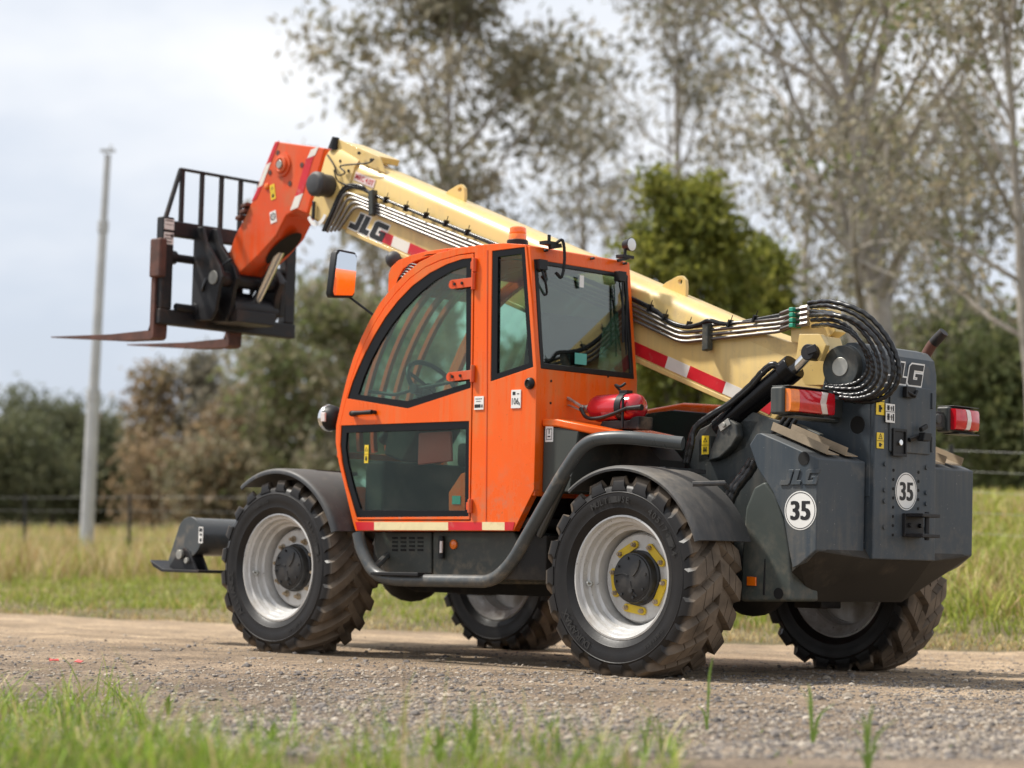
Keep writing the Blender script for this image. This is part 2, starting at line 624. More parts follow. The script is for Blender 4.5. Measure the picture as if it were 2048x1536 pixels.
def tyre_mat():
    m = mat('tyre_rubber', (.009, .009, .010), .42, spec=.3, var=.15, scale=9, bump=.06, bscale=60)
    N, L = m.node_tree.nodes, m.node_tree.links
    b = N['Principled BSDF']
    base = b.inputs['Base Color'].links[0].from_socket
    rb = b.inputs['Roughness'].links[0].from_socket
    t = N.new('ShaderNodeTexCoord')
    s = N.new('ShaderNodeSeparateXYZ')
    L.new(t.outputs['Object'], s.inputs[0])
    ab = N.new('ShaderNodeMath')
    ab.operation = 'ABSOLUTE'
    L.new(s.outputs['Y'], ab.inputs[0])
    r1 = N.new('ShaderNodeMapRange')           # road dust sits on the tread, the sidewalls are dressed black
    r1.inputs['From Min'].default_value = .203
    r1.inputs['From Max'].default_value = .188
    L.new(ab.outputs[0], r1.inputs['Value'])
    cx = N.new('ShaderNodeCombineXYZ')
    L.new(s.outputs['X'], cx.inputs[0])
    L.new(s.outputs['Z'], cx.inputs[2])
    ln = N.new('ShaderNodeVectorMath')
    ln.operation = 'LENGTH'
    L.new(cx.outputs[0], ln.inputs[0])
    r1b = N.new('ShaderNodeMapRange')
    r1b.inputs['From Min'].default_value = .492
    r1b.inputs['From Max'].default_value = .512
    L.new(ln.outputs['Value'], r1b.inputs['Value'])
    mq = N.new('ShaderNodeMath')
    mq.operation = 'MULTIPLY'
    L.new(r1.outputs['Result'], mq.inputs[0])
    L.new(r1b.outputs['Result'], mq.inputs[1])
    nz = N.new('ShaderNodeTexNoise')
    nz.inputs['Scale'].default_value = 7
    nz.inputs['Detail'].default_value = 7
    L.new(t.outputs['Object'], nz.inputs['Vector'])
    r2 = N.new('ShaderNodeMapRange')
    r2.inputs['From Min'].default_value = .25
    r2.inputs['From Max'].default_value = .55
    r2.inputs['To Min'].default_value = .25
    L.new(nz.outputs['Fac'], r2.inputs['Value'])
    mu = N.new('ShaderNodeMath')
    mu.operation = 'MULTIPLY'
    mxd = N.new('ShaderNodeMath')              # thin splashes on the sidewall as well
    mxd.operation = 'MAXIMUM'
    L.new(mq.outputs[0], mxd.inputs[0])
    mxd.inputs[1].default_value = .035
    L.new(mxd.outputs[0], mu.inputs[0])
    L.new(r2.outputs['Result'], mu.inputs[1])
    mx = N.new('ShaderNodeMix')
    mx.data_type = 'RGBA'
    L.new(mu.outputs[0], mx.inputs[0])
    L.new(base, mx.inputs[6])
    mx.inputs[7].default_value = (.185, .145, .108, 1)
    L.new(mx.outputs[2], b.inputs['Base Color'])
    m3 = N.new('ShaderNodeMix')
    L.new(mu.outputs[0], m3.inputs[0])
    L.new(rb, m3.inputs[2])
    m3.inputs[3].default_value = .9
    L.new(m3.outputs[0], b.inputs['Roughness'])


tyre_mat()


def glass_mat(name, tint, refl=1.0):
    m = bpy.data.materials.new(name)
    m.use_nodes = True
    N, L = m.node_tree.nodes, m.node_tree.links
    N.clear()
    o = N.new('ShaderNodeOutputMaterial')
    tr = N.new('ShaderNodeBsdfTransparent')
    tr.inputs['Color'].default_value = (*tint, 1)
    gl = N.new('ShaderNodeBsdfGlossy')
    gl.inputs['Roughness'].default_value = .015
    gl.inputs['Color'].default_value = (.92, .97, .95, 1)
    fr = N.new('ShaderNodeFresnel')
    fr.inputs['IOR'].default_value = 1.5
    mu = N.new('ShaderNodeMath')
    mu.operation = 'MULTIPLY'
    mu.use_clamp = True
    mu.inputs[1].default_value = refl
    ge = N.new('ShaderNodeNewGeometry')
    io = N.new('ShaderNodeMapRange')           # same reflectance from either side of the thin pane
    io.inputs['To Min'].default_value = 1.5
    io.inputs['To Max'].default_value = 1 / 1.5
    L.new(ge.outputs['Backfacing'], io.inputs['Value'])
    L.new(io.outputs['Result'], fr.inputs['IOR'])
    L.new(fr.outputs[0], mu.inputs[0])
    nz = N.new('ShaderNodeTexNoise')
    nz.inputs['Scale'].default_value = 4
    df = N.new('ShaderNodeBsdfDiffuse')
    df.inputs['Color'].default_value = (.45, .42, .36, 1)
    mp_ = N.new('ShaderNodeMapRange')
    mp_.inputs['From Min'].default_value = .45
    mp_.inputs['From Max'].default_value = .8
    mp_.inputs['To Max'].default_value = .028
    mp_.inputs['To Min'].default_value = .003
    L.new(nz.outputs['Fac'], mp_.inputs['Value'])
    ms2 = N.new('ShaderNodeMixShader')
    L.new(mp_.outputs['Result'], ms2.inputs[0])
    L.new(tr.outputs[0], ms2.inputs[1])
    L.new(df.outputs[0], ms2.inputs[2])
    ms = N.new('ShaderNodeMixShader')
    L.new(mu.outputs[0], ms.inputs[0])
    L.new(ms2.outputs[0], ms.inputs[1])
    L.new(gl.outputs[0], ms.inputs[2])
    L.new(ms.outputs[0], o.inputs['Surface'])
    M[name] = m


glass_mat('green_glass', (.76, .91, .83), .85)
glass_mat('tinted_glass', (.74, .84, .79), .42)
glass_mat('rear_glass', (.50, .58, .57), 2.1)
mm = bpy.data.materials.new('mirror_glass')
mm.use_nodes = True
mm.node_tree.nodes['Principled BSDF'].inputs['Metallic'].default_value = 1
mm.node_tree.nodes['Principled BSDF'].inputs['Base Color'].default_value = (.86, .86, .86, 1)
mm.node_tree.nodes['Principled BSDF'].inputs['Roughness'].default_value = .02
M['mirror_glass'] = mm
# ---------------------------------------------------------------- ground and road
AV, BV = (.867, -.497), (.497, .867)     # along the road / across it, in sideways-forward distances from the camera stand
ROAD_FAR = 16.45


def LD(x, y):
    dx, dy = x - CAM.x, y - CAM.y
    return dx * _r.x + dy * _r.y, -dx * math.sin(YAW) + dy * math.cos(YAW)


def sstep(a, b, x):
    t = np.clip((x - a) / (b - a), 0, 1)
    return t * t * (3 - 2 * t)


def vnoise(x, y, s=1.0, seed=0):
    """cheap smooth noise"""
    x, y = np.asarray(x) * s + seed * 17.3, np.asarray(y) * s - seed * 9.1
    return (np.sin(x * 1.3 + 1.7 * np.sin(y * .9)) + np.sin(y * 1.7 + 1.3 * np.sin(x * 1.1 + 2)) + .6 * np.sin(x * 2.9 - y * 2.3) + .4 * np.sin(x * 5.3 + y * 4.7)) / 3


def gz(x, y, road=False):
    x, y = np.asarray(x, float), np.asarray(y, float)
    dx, dy = x - CAM.x, y - CAM.y
    lat, dep = dx * _r.x + dy * _r.y, -dx * math.sin(YAW) + dy * math.cos(YAW)
    B = lat * BV[0] + dep * BV[1]
    A = lat * AV[0] + dep * AV[1]
    z = -.0349 * (np.clip(y, -2.0, 3.0))
    t = np.clip(B - ROAD_FAR, 0, 60)
    k = sstep(-4, 4.5, lat - .02 * (dep - 20))
    z = z + k * np.minimum(.115 * np.clip(t - .6, 0, 99), .95) + (1 - k) * np.minimum(.012 * t, .15) + .05 * sstep(.0, .8, t)
    z = z + np.where(t > .3, .05 * vnoise(x, y, .9, 3), 0)
    machine = np.exp(-((np.clip(np.abs(x + 1.4) - 2.2, 0, 9)) ** 2 + (np.clip(np.abs(y) - 1.3, 0, 9)) ** 2) / .5)
    z = z + (1 - machine) * (.012 * vnoise(x, y, 2.2, 1) + .006 * vnoise(x, y, 6, 2)) * (1 - .6 * np.clip(t, 0, 1))
    # low bank of soil where the foreground grass grows
    z = z + .05 * (1 - sstep(5.4, 7.6, B))
    return z


def sheet(name, la, db, mt, fn, kind='structure'):
    la, db = np.asarray(la), np.asarray(db)
    LA, DB = np.meshgrid(la, db)
    lat = LA * AV[0] + DB * BV[0]
    dep = LA * AV[1] + DB * BV[1]
    x = CAM.x + _r.x * lat - math.sin(YAW) * dep
    y = CAM.y + _r.y * lat + math.cos(YAW) * dep
    z = fn(x, y, LA, DB)
    n, m = LA.shape
    v = np.stack([x, y, z], -1).reshape(-1, 3)
    i = np.arange(n - 1)[:, None] * m + np.arange(m - 1)[None, :]
    f = np.stack([i, i + 1, i + m + 1, i + m], -1).reshape(-1, 4)
    me = bpy.data.meshes.new(name)
    me.from_pydata(v.tolist(), [], f.tolist())
    me.shade_smooth()
    me.materials.append(M[mt])
    o = bpy.data.objects.new(name, me)
    COL.objects.link(o)
    o['kind'] = kind
    return o


def earth_mat(name, cols, scales, bump, bscale, rough=.95, stones=0.):
    m = bpy.data.materials.new(name)
    m.use_nodes = True
    N, L = m.node_tree.nodes, m.node_tree.links
    b = N['Principled BSDF']
    b.inputs['Roughness'].default_value = rough
    b.inputs['Specular IOR Level'].default_value = .2
    t = N.new('ShaderNodeTexCoord')
    out = None
    for (c0, c1, lo, hi), s in zip(cols, scales):
        nz = N.new('ShaderNodeTexNoise')
        nz.inputs['Scale'].default_value = s
        nz.inputs['Detail'].default_value = 8
        nz.inputs['Roughness'].default_value = .62
        L.new(t.outputs['Object'], nz.inputs['Vector'])
        rp_ = N.new('ShaderNodeValToRGB')
        rp_.color_ramp.elements[0].position = lo
        rp_.color_ramp.elements[0].color = (*c0, 1)
        rp_.color_ramp.elements[1].position = hi
        rp_.color_ramp.elements[1].color = (*c1, 1)
        L.new(nz.outputs['Fac'], rp_.inputs['Fac'])
        if out is None:
            out = rp_.outputs['Color']
        else:
            mx = N.new('ShaderNodeMix')
            mx.data_type = 'RGBA'
            mx.blend_type = 'MULTIPLY'
            mx.inputs[0].default_value = 1
            L.new(out, mx.inputs[6])
            L.new(rp_.outputs['Color'], mx.inputs[7])
            out = mx.outputs[2]
    if stones:
        dt = N.new('ShaderNodeVectorMath')     # wheel-worn pale sand on the far lane, greyer broken stone on the near side
        dt.operation = 'DOT_PRODUCT'
        L.new(t.outputs['Object'], dt.inputs[0])
        bx_, by_ = _r.x * BV[0] - math.sin(YAW) * BV[1], _r.y * BV[0] + math.cos(YAW) * BV[1]
        dt.inputs[1].default_value = (bx_, by_, 0)
        off = CAM.x * bx_ + CAM.y * by_
        nzb = N.new('ShaderNodeTexNoise')
        nzb.inputs['Scale'].default_value = .9
        nzb.inputs['Detail'].default_value = 6
        L.new(t.outputs['Object'], nzb.inputs['Vector'])
        ma = N.new('ShaderNodeMath')
        ma.operation = 'MULTIPLY_ADD'
        ma.inputs[1].default_value = 5.0
        L.new(nzb.outputs['Fac'], ma.inputs[0])
        L.new(dt.outputs['Value'], ma.inputs[2])
        mrb = N.new('ShaderNodeMapRange')
        mrb.inputs['From Min'].default_value = off + 8.5 + 2.5
        mrb.inputs['From Max'].default_value = off + 13 + 2.5
        L.new(ma.outputs[0], mrb.inputs['Value'])
        cxr = N.new('ShaderNodeCombineXYZ')        # faint wheel lines drawn out along the road
        da = N.new('ShaderNodeVectorMath')
        da.operation = 'DOT_PRODUCT'
        L.new(t.outputs['Object'], da.inputs[0])
        da.inputs[1].default_value = (_r.x * AV[0] - math.sin(YAW) * AV[1], _r.y * AV[0] + math.cos(YAW) * AV[1], 0)
        for src, k_, sc_ in ((da, 0, .22), (dt, 1, 3.2)):
            mm_ = N.new('ShaderNodeMath')
            mm_.operation = 'MULTIPLY'
            mm_.inputs[1].default_value = sc_
            L.new(src.outputs['Value'], mm_.inputs[0])
            L.new(mm_.outputs[0], cxr.inputs[k_])
        nr_ = N.new('ShaderNodeTexNoise')
        nr_.inputs['Scale'].default_value = 1.0
        nr_.inputs['Detail'].default_value = 5
        L.new(cxr.outputs[0], nr_.inputs['Vector'])
        rr_ = N.new('ShaderNodeMapRange')
        rr_.inputs['From Min'].default_value = .35
        rr_.inputs['From Max'].default_value = .65
        rr_.inputs['To Min'].default_value = .80
        rr_.inputs['To Max'].default_value = 1.14
        L.new(nr_.outputs['Fac'], rr_.inputs['Value'])
        mxr = N.new('ShaderNodeMix')
        mxr.data_type = 'RGBA'
        mxr.blend_type = 'MULTIPLY'
        mxr.inputs[0].default_value = 1
        L.new(out, mxr.inputs[6])
        L.new(rr_.outputs['Result'], mxr.inputs[7])
        out = mxr.outputs[2]
        lane = N.new('ShaderNodeMix')
        lane.data_type = 'RGBA'
        L.new(mrb.outputs['Result'], lane.inputs[0])
        lane.inputs[6].default_value = (.70, .71, .74, 1)
        lane.inputs[7].default_value = (1.26, 1.23, 1.16, 1)
        mx = N.new('ShaderNodeMix')
        mx.data_type = 'RGBA'
        mx.blend_type = 'MULTIPLY'
        mx.inputs[0].default_value = 1
        L.new(out, mx.inputs[6])
        L.new(lane.outputs[2], mx.inputs[7])
        out = mx.outputs[2]
        vo = N.new('ShaderNodeTexVoronoi')
        vo.inputs['Scale'].default_value = stones
        L.new(t.outputs['Object'], vo.inputs['Vector'])
        sp = N.new('ShaderNodeSeparateColor')
        L.new(vo.outputs['Color'], sp.inputs[0])
        mr = N.new('ShaderNodeMapRange')
        mr.inputs['To Min'].default_value = .72
        mr.inputs['To Max'].default_value = 1.28
        L.new(sp.outputs[0], mr.inputs['Value'])
        mx = N.new('ShaderNodeMix')
        mx.data_type = 'RGBA'
        mx.blend_type = 'MULTIPLY'
        mx.inputs[0].default_value = 1
        L.new(out, mx.inputs[6])
        L.new(mr.outputs['Result'], mx.inputs[7])
        out = mx.outputs[2]
    L.new(out, b.inputs['Base Color'])
    nz = N.new('ShaderNodeTexNoise')
    nz.inputs['Scale'].default_value = bscale
    nz.inputs['Detail'].default_value = 6
    L.new(t.outputs['Object'], nz.inputs['Vector'])
    bp = N.new('ShaderNodeBump')
    bp.inputs['Strength'].default_value = bump
    bp.inputs['Distance'].default_value = .03
    L.new(nz.outputs['Fac'], bp.inputs['Height'])
    L.new(bp.outputs['Normal'], b.inputs['Normal'])
    M[name] = m


earth_mat('soil', [((.10, .085, .045), (.22, .175, .10), .35, .68), ((.8, .8, .8), (1.15, 1.15, 1.1), .35, .65)], [1.2, 14], .8, 20)
earth_mat('gravel_road', [((.225, .172, .122), (.375, .292, .210), .36, .66), ((.82, .82, .84), (1.15, 1.12, 1.08), .36, .62), ((.78, .78, .78), (1.2, 1.2, 1.2), .35, .65)], [.7, 5, 60], .9, 55, stones=70)
la = np.concatenate([np.linspace(-400, -40, 20), np.linspace(-38, 30, 120), np.linspace(32, 300, 18)])
db = np.concatenate([np.linspace(-40, 4, 10), np.linspace(4.5, 18, 50), np.linspace(18.3, 60, 60), np.linspace(65, 900, 26)])


def under_road(x, y, A, B):
    e = ROAD_FAR + .12 * vnoise(A, A * 0, 1.6, 5)
    return gz(x, y) - .06 * sstep(6.2, 6.9, B) * (1 - sstep(e - .9, e - .25, B)) - np.where(B < 3, .02, 0)


sheet('ground', la, db, 'soil', under_road)


def road_h(x, y, A, B):
    e0, e1 = 6.55 + .2 * vnoise(A, A * 0, 1.1, 4), ROAD_FAR - .35 + .12 * vnoise(A, A * 0, 1.6, 5)
    z = gz(x, y) + .006
    return z - .10 * (1 - sstep(e0 - .45, e0, B)) - .12 * sstep(e1, e1 + .5, B)


sheet('road', np.concatenate([np.linspace(-120, -16, 40), np.linspace(-15.8, 6, 260), np.linspace(6.5, 60, 30)]), np.linspace(6.0, 16.7, 190), 'gravel_road', road_h)
# ================================================================ the telehandler
TH = empty('telehandler', rot=(TILT, 0, 0))
tag(TH, 'orange and cream telescopic handler with dark grey rear, parked on the gravel road', 'telehandler')
WB, TRK, WZ = -2.847, .985, .535


# ---------------------------------------------------------------- wheels
def P(r, a, y):
    return (r * math.cos(a), y, r * math.sin(a))


def lug(mb, st):
    """bar of tread from stations (y, r_base, r_top, angle, half width)"""
    v = []
    for y, rb, rt, a, hw in st:
        wb, wt = hw * 1.22 / rb, hw * .86 / rt
        v += [P(rb, a - wb, y), P(rt, a - wt, y), P(rt, a + wt, y), P(rb, a + wb, y)]
    f = []
    for i in range(len(st) - 1):
        o, q = i * 4, i * 4 + 4
        for k in range(3):
            f.append((o + k, o + k + 1, q + k + 1, q + k))
    f.append((0, 1, 2, 3))
    e = (len(st) - 1) * 4
    f.append((e + 3, e + 2, e + 1, e))
    mb.add(v, f)


def tyre(kind):
    mb = MB()
    half = [(.318, -.150), (.333, -.170), (.350, -.186), (.372, -.197), (.376, -.200), (.381, -.199), (.410, -.206), (.440, -.2085), (.455, -.208), (.459, -.2105), (.464, -.2075), (.480, -.203),
            (.495, -.193), (.505, -.176), (.512, -.13), (.516, -.06)]
    prof = half + [(.517, 0)] + [(r, -y) for r, y in reversed(half)]
    mb.lathe(prof, n=80)
    body = MB()
    body.v, body.f = mb.v, mb.f
    nl = 21 if kind == 'bar' else 20
    for side in (-1, 1):
        for i in range(nl):
            a0 = 2 * math.pi * (i + (0 if side < 0 else .5)) / nl
            if kind == 'bar':
                st = []
                for t in (0, .06, .14, .3, .5, .7, .88, 1):
                    y = side * (.209 - .235 * t)
                    sag = .018 * (1 - t) ** 2
                    rb = .478 + .03 * min(1, t / .14)
                    rt = .500 if t == 0 else (.536 if t == .06 else .552 - sag + .006)
                    st.append((y, rb, rt, a0 + .34 * t ** 1.25 + .02 * t, .040 - .006 * t))
                lug(mb, st)
            else:
                segs = [(0, .07, .17, .30, .40), (.425, .52, .66), (.685, .8, .92, 1.0)]
                for sg in segs:
                    st = []
                    for t in sg:
                        y = side * (.210 - .215 * t)
                        rb = .470 + .035 * min(1, t / .17)
                        rt = .496 if t == 0 else (.535 if t == .07 else .556 - .012 * (1 - t) ** 2)
                        st.append((y, rb, rt, a0 + .30 * t, .044 if t < .1 else .058))
                    lug(mb, st)
    # the weight of the machine flattens the tyre where it stands
    vv = []
    for x, y, z in mb.v:
        if z < -.528:
            z = -.528 + (z + .528) * .18
        vv.append((x, y, z))
    mb.v = vv
    return mb


def lettering(kind, which):
    # moulded lettering on the outer sidewall
    mb = MB()
    words = [('ALLIANCE', R(205), .022), ('405/70-24', R(25), .018), ('TUBELESS', R(110), .011), ('RADIAL', R(300), .014)] if kind == 'bar' else \
            [('405/70-24', R(38), .020), ('MULTI-USE', R(98), .018), ('DURAMAX', R(225), .022), ('TUBELESS', R(310), .012)]
    for w, ac, hgt in words[which:which + 1]:
        rr = .420
        for k, ch in enumerate(w):
            a = ac - (k - (len(w) - 1) / 2) * hgt * 1.75 / rr
            cdir = Vector((math.cos(a), 0, math.sin(a)))
            tang = Vector((math.sin(a), 0, -math.cos(a)))
            v, f = text_geo(ch)
            c = cdir * rr + Vector((0, -.2125, 0))
            o = len(mb.v)
            n = len(v)
            top = [c + tang * (x[0] * hgt * 1.9) + cdir * (x[1] * hgt * 1.9) for x in v]
            mb.add(top, f)
    return mb


def rim(mb):
    prof = [(.318, -.118), (.332, -.150), (.338, -.168), (.337, -.177), (.327, -.179), (.321, -.166), (.318, -.152), (.303, -.147), (.300, -.110), (.285, -.105), (.281, -.070), (.261, -.065), (.257, .030), (.245, .034), (.242, -.012), (.234, -.020), (.10, -.022)]
    mb.lathe(prof, n=64)
    back = [(.262, .02), (.262, .10), (.30, .125), (.332, .165), (.338, .172), (.328, .178), (.318, .160), (.30, .13), (.27, .11), (.25, .02), (.10, .01)]
    mb.lathe(back, n=48)


def hub(mb):
    prof = [(.150, -.018), (.150, -.035), (.140, -.040), (.138, -.075), (.134, -.082), (.128, -.084), (.126, -.092), (.118, -.096), (.02, -.098), (0.0001, -.098)]
    mb.lathe(prof, n=40)
    for k in range(3):          # curved cast ribs on the planet cover
        a0 = k * 2 * math.pi / 3 + .5
        pts = [Vector((r_ * math.cos(a0 + 5 * (r_ - .02)), -.099, r_ * math.sin(a0 + 5 * (r_ - .02)))) for r_ in np.linspace(.02, .112, 7)]
        mb.tube(pts, .0045, 5)
    for k in range(8):
        a = k * math.pi / 4 + .2
        mb.cyl(P(.108, a, -.094), P(.108, a, -.104), .008, n=6)
    mb.cyl(P(.07, -1.4, -.096), P(.07, -1.4, -.112), .014, n=10)
    mb.cyl((0, .0, 0), (0, .25, 0), .12, n=20)


me_cache = {}


def shared(key, fn, name, mt, parent, **k):
    if key in me_cache:
        o = bpy.data.objects.new(name, me_cache[key])
        COL.objects.link(o)
        o.parent = parent
        return o
    mb = fn()
    o = mb.build(name, mt, parent, **k)
    me_cache[key] = o.data
    return o


def mk(fn):
    def g():
        mb = MB()
        fn(mb)
        return mb
    return g


def wheel(x, side, kind, flags):
    w = empty('wheel', TH, (x, side * TRK, WZ), (0, 0, 0 if side < 0 else math.pi))
    shared('tyre' + kind, lambda: tyre(kind), 'tyre', 'tyre_rubber', w, smooth=28)
    if side < 0:
        for k in range(4):
            shared('lettering%s%d' % (kind, k), lambda: lettering(kind, k), 'sidewall_lettering', 'tyre_lettering', w, smooth=0)
    shared('rim', mk(rim), 'rim', 'rim_paint', w, smooth=32)
    shared('hub', mk(hub), 'hub', 'hub_paint', w, smooth=35)
    vst = MB()
    vst.cyl(P(.285, R(188), -.105), P(.275, R(188), -.125), .016, n=10)
    vst.cyl(P(.275, R(188), -.125), P(.268, R(187), -.15), .006, n=8)
    vst.build('valve', 'dull_steel', w)
    for k in range(10):
        a = R(100) + k * 2 * math.pi / 10

        def nut():
            mb = MB()
            mb.lathe([(.016, 0), (.022, -.004), (.022, -.008), (.015, -.010)], n=10)
            mb.cyl((0, -.008, 0), (0, -.030, 0), .0135, n=6)
            mb.cyl((0, -.03, 0), (0, -.040, 0), .008, n=8)
            return mb
        o = shared('nut', nut, 'wheel_nut', 'tan_dust_metal', w, smooth=30)
        o.location = P(.182, a, -.02)
        if flags and k % 2 == 0:
            b = R(100) + (k + 1) * 2 * math.pi / 10
            mb = MB()
            pts = []
            for aa, sgn in ((a, -1), (b, 1)):
                for q in range(7):
                    w_ = aa + sgn * (math.pi / 2) + (q - 3) * .5
                    pts.append((.182 * math.cos(aa) + .023 * math.cos(w_), .182 * math.sin(aa) + .023 * math.sin(w_)))
            c0 = ((.182 + .012) * math.cos((a + b) / 2), (.182 + .012) * math.sin((a + b) / 2))
            mb.prism(pts, -.022, -.034)
            mb.build('nut_indicator', 'yellow_plastic', w, smooth=0)
    return w


wheel(0, -1, 'block', True)['label'] = 'rear wheel with yellow nut indicators on the cab side'
wheel(WB, -1, 'bar', False)['label'] = 'front wheel with bar tread on the cab side'
wheel(0, 1, 'block', False)['label'] = 'far rear wheel in shade under the counterweight'
wheel(WB, 1, 'bar', False)['label'] = 'far front wheel seen under the cab'


# ---------------------------------------------------------------- mudguards
def guard(cx, y0, y1, R0, a0, a1, n=26, flat0=0., drop=.05):
    """curved sheet with a rolled outer lip"""
    mb = MB()
    th = .010
    v = []
    m = 0
    for i in range(n + 1):
        t = i / n
        a = a0 + (a1 - a0) * t
        rr = R0 + flat0 * (2 * abs(t - .5)) ** 2
        prof = [(rr - drop, y0 + .002), (rr - .018, y0), (rr - .004, y0 + .012), (rr, y0 + .035), (rr + .004, (y0 + y1) / 2), (rr, y1), (rr - th, y1), (rr - th + .004, (y0 + y1) / 2), (rr - th - .004, y0 + .035), (rr - .022, y0 + .014), (rr - drop, y0 + .012)]
        m = len(prof)
        for r_, y in prof:
            v.append((cx + r_ * math.cos(a), y, WZ + r_ * math.sin(a)))
    f = []
    for i in range(n):
        for k in range(m):
            k2 = (k + 1) % m
            f.append((i * m + k, i * m + k2, (i + 1) * m + k2, (i + 1) * m + k))
    f.append(tuple(range(m)))
    f.append(tuple(n * m + k for k in reversed(range(m))))
    mb.add(v, f)
    return mb


g = guard(-.0, -1.205, -.76, .605, R(128), R(20), drop=.03).build('mudguard', 'mudguard_plastic', TH, smooth=50)
mb = MB()
mb.tube([S3(1385, 968, -1.12), S3(1448, 966, -1.0), S3(1455, 975, -.9)], .014, 8)
mb.box(-.05, .12, -.95, -.60, 1.118, 1.14)
mb.each('stay', 'mudguard_plastic', g)
g = guard(WB, -1.205, -.76, .62, R(124), R(22), drop=.035).build('mudguard', 'mudguard_plastic', TH, smooth=50)
mb = MB()
mb.box(WB - .08, WB + .10, -.95, -.60, 1.13, 1.155)
mb.each('stay', 'mudguard_plastic', g)
guard(0, .76, 1.205, .625, R(128), R(40), drop=.01).build('mudguard', 'mudguard_plastic', TH, smooth=50)
guard(WB, .76, 1.205, .625, R(128), R(28), drop=.01).build('mudguard', 'mudguard_plastic', TH, smooth=50)

# ---------------------------------------------------------------- chassis
mb = MB()
mb.box(-3.35, .80, -.36, .36, .50, .98)
mb.box(-2.2, -.75, -.95, -.36, .50, .76)
mb.prism([(-2.5, .40), (-.2, .40), (.15, .52), (.15, .6), (-2.9, .6), (-2.9, .5)], -.30, .30)
for x in (0, WB):
    mb.cyl((x, -.85, WZ), (x, .85, WZ), .095, n=16)
    mb.ball((x, 0, WZ), .21, 10, sy=1.1)
    for s in (-1, 1):
        mb.box(x - .10, x + .10, s * .62 - .1, s * .62 + .1, WZ - .16, WZ + .16)
mb.cyl((WB, 0, WZ - .02), (0, 0, WZ - .02), .04)
mb.build('chassis', 'underbody', TH, bevel=.008)

mb = MB()        # side plate behind the rear wheel
mb.prism(SL([(1372, 905), (1400, 858), (1450, 832), (1500, 822), (1545, 838), (1600, 850), (1640, 868), (1640, 1110), (1590, 1203), (1478, 1200), (1440, 1120), (1400, 1010)], -.44), -.44, -.40)
pl = mb.build('side_plate', 'grey_paint', TH, bevel=.006)
mb = MB()        # wheel-arch panel standing out to the counterweight
mb.prism(SL([(1479, 1203), (1482, 1110), (1490, 1015), (1506, 975), (1530, 962), (1550, 990), (1568, 1040), (1579, 1100), (1585, 1203)], -.68), -.68, -.44)
pn = mb.build('arch_panel', 'arch_paint', TH, bevel=.02, seg=3)
mb = MB()
mb.prism(SL([(1493, 1153), (1511, 1154), (1511, 1172), (1493, 1171)], -.69), -.69, -.678)
mb.build('reflector', 'reflector_orange', pn, bevel=.003)
mb = MB()
c = S3(1557, 1187, -.682)
mb.cyl(c, c + Vector((0, -.004, 0)), .03)
mb.build('hole', 'dark_hole', pn)
mb = MB()
a, b = S3(1530, 1118, -.682), S3(1528, 1190, -.682)
mb.tube([a, b], [.003, .007], 6)
mb.build('drain_tube', 'black_plastic', pn)

# ---------------------------------------------------------------- counterweight: two boxes either side of the rear tower
for s in (-1, 1):
    xr = .99
    side = SL([(1636, 916), (1560, 882), (1522, 866), (1512, 868), (1498, 890), (1514, 936), (1546, 986), (1566, 1033), (1577, 1100), (1584, 1136)], -.745) + [(.90, .64), (.985, .702)]
    mb = MB()
    v, f = [], []
    yo, yi, yb = s * .745, s * .315, s * .66
    for y, k in ((yo, 0), (yi, 1)):
        for x, z in side:
            yy = y
            v.append((x, yy, z))
    n = len(side)
    tri = tessellate_polygon([[Vector((a, b, 0)) for a, b in side]])
    f += [tuple(t) for t in tri] + [tuple(i + n for i in reversed(t)) for t in tri]
    for i in range(n):
        j = (i + 1) % n
        f.append((i, j, j + n, i + n))
    mb.add(v, f)
    cw = mb.build('counterweight', 'slate_paint', TH, bevel=.016, seg=3, smooth=30)
    cw['label'] = 'dark slate counterweight box ' + ('on the cab side carrying a speed sticker' if s < 0 else 'on the far side of the tower')
    mb = MB()    # folded tread strips lying on the sloped top
    for k in range(2):
        yy = s * (.42 + .17 * k)
        a, b = Vector((.60, yy, 1.345)), Vector((.97, yy, 1.208))
        d_ = (b - a).normalized()
        nrm = Vector((d_.z * -1, 0, d_.x))
        mb.obox((a + b) / 2 + nrm * .004, (b - a) / 2, (0, .055, 0), nrm * .002)
        mb.obox((a + b) / 2 + nrm * .026 + Vector((0, s * .055, 0)), (b - a) / 2, (0, .002, 0), nrm * .022)
    mb.each('tread_strip', 'tan_dust_metal', cw)
    if s < 0:
        cwl = cw
mb = MB()
c = S3(1608, 917, -.745)
mb.cyl(c + Vector((0, -.001, 0)), c + Vector((0, -.003, 0)), .036, n=24)
mb.build('hole', 'dark_hole', cwl)


# sloping belly under the counterweight
bm = bmesh.new()
for q in [(.978, .735, .700), (.87, .735, .63), (.72, .43, .43), (.42, .43, .43), (.42, .43, .75), (1.015, .28, .664), (.978, .735, .72), (.87, .735, .72)]:
    for s in (-1, 1):
        bm.verts.new((q[0], s * q[1], q[2]))
bmesh.ops.convex_hull(bm, input=bm.verts)
me = bpy.data.meshes.new('belly')
bm.to_mesh(me)
bm.free()
me.materials.append(M['belly_paint'])
bl = bpy.data.objects.new('belly', me)
COL.objects.link(bl)
bl.parent = TH


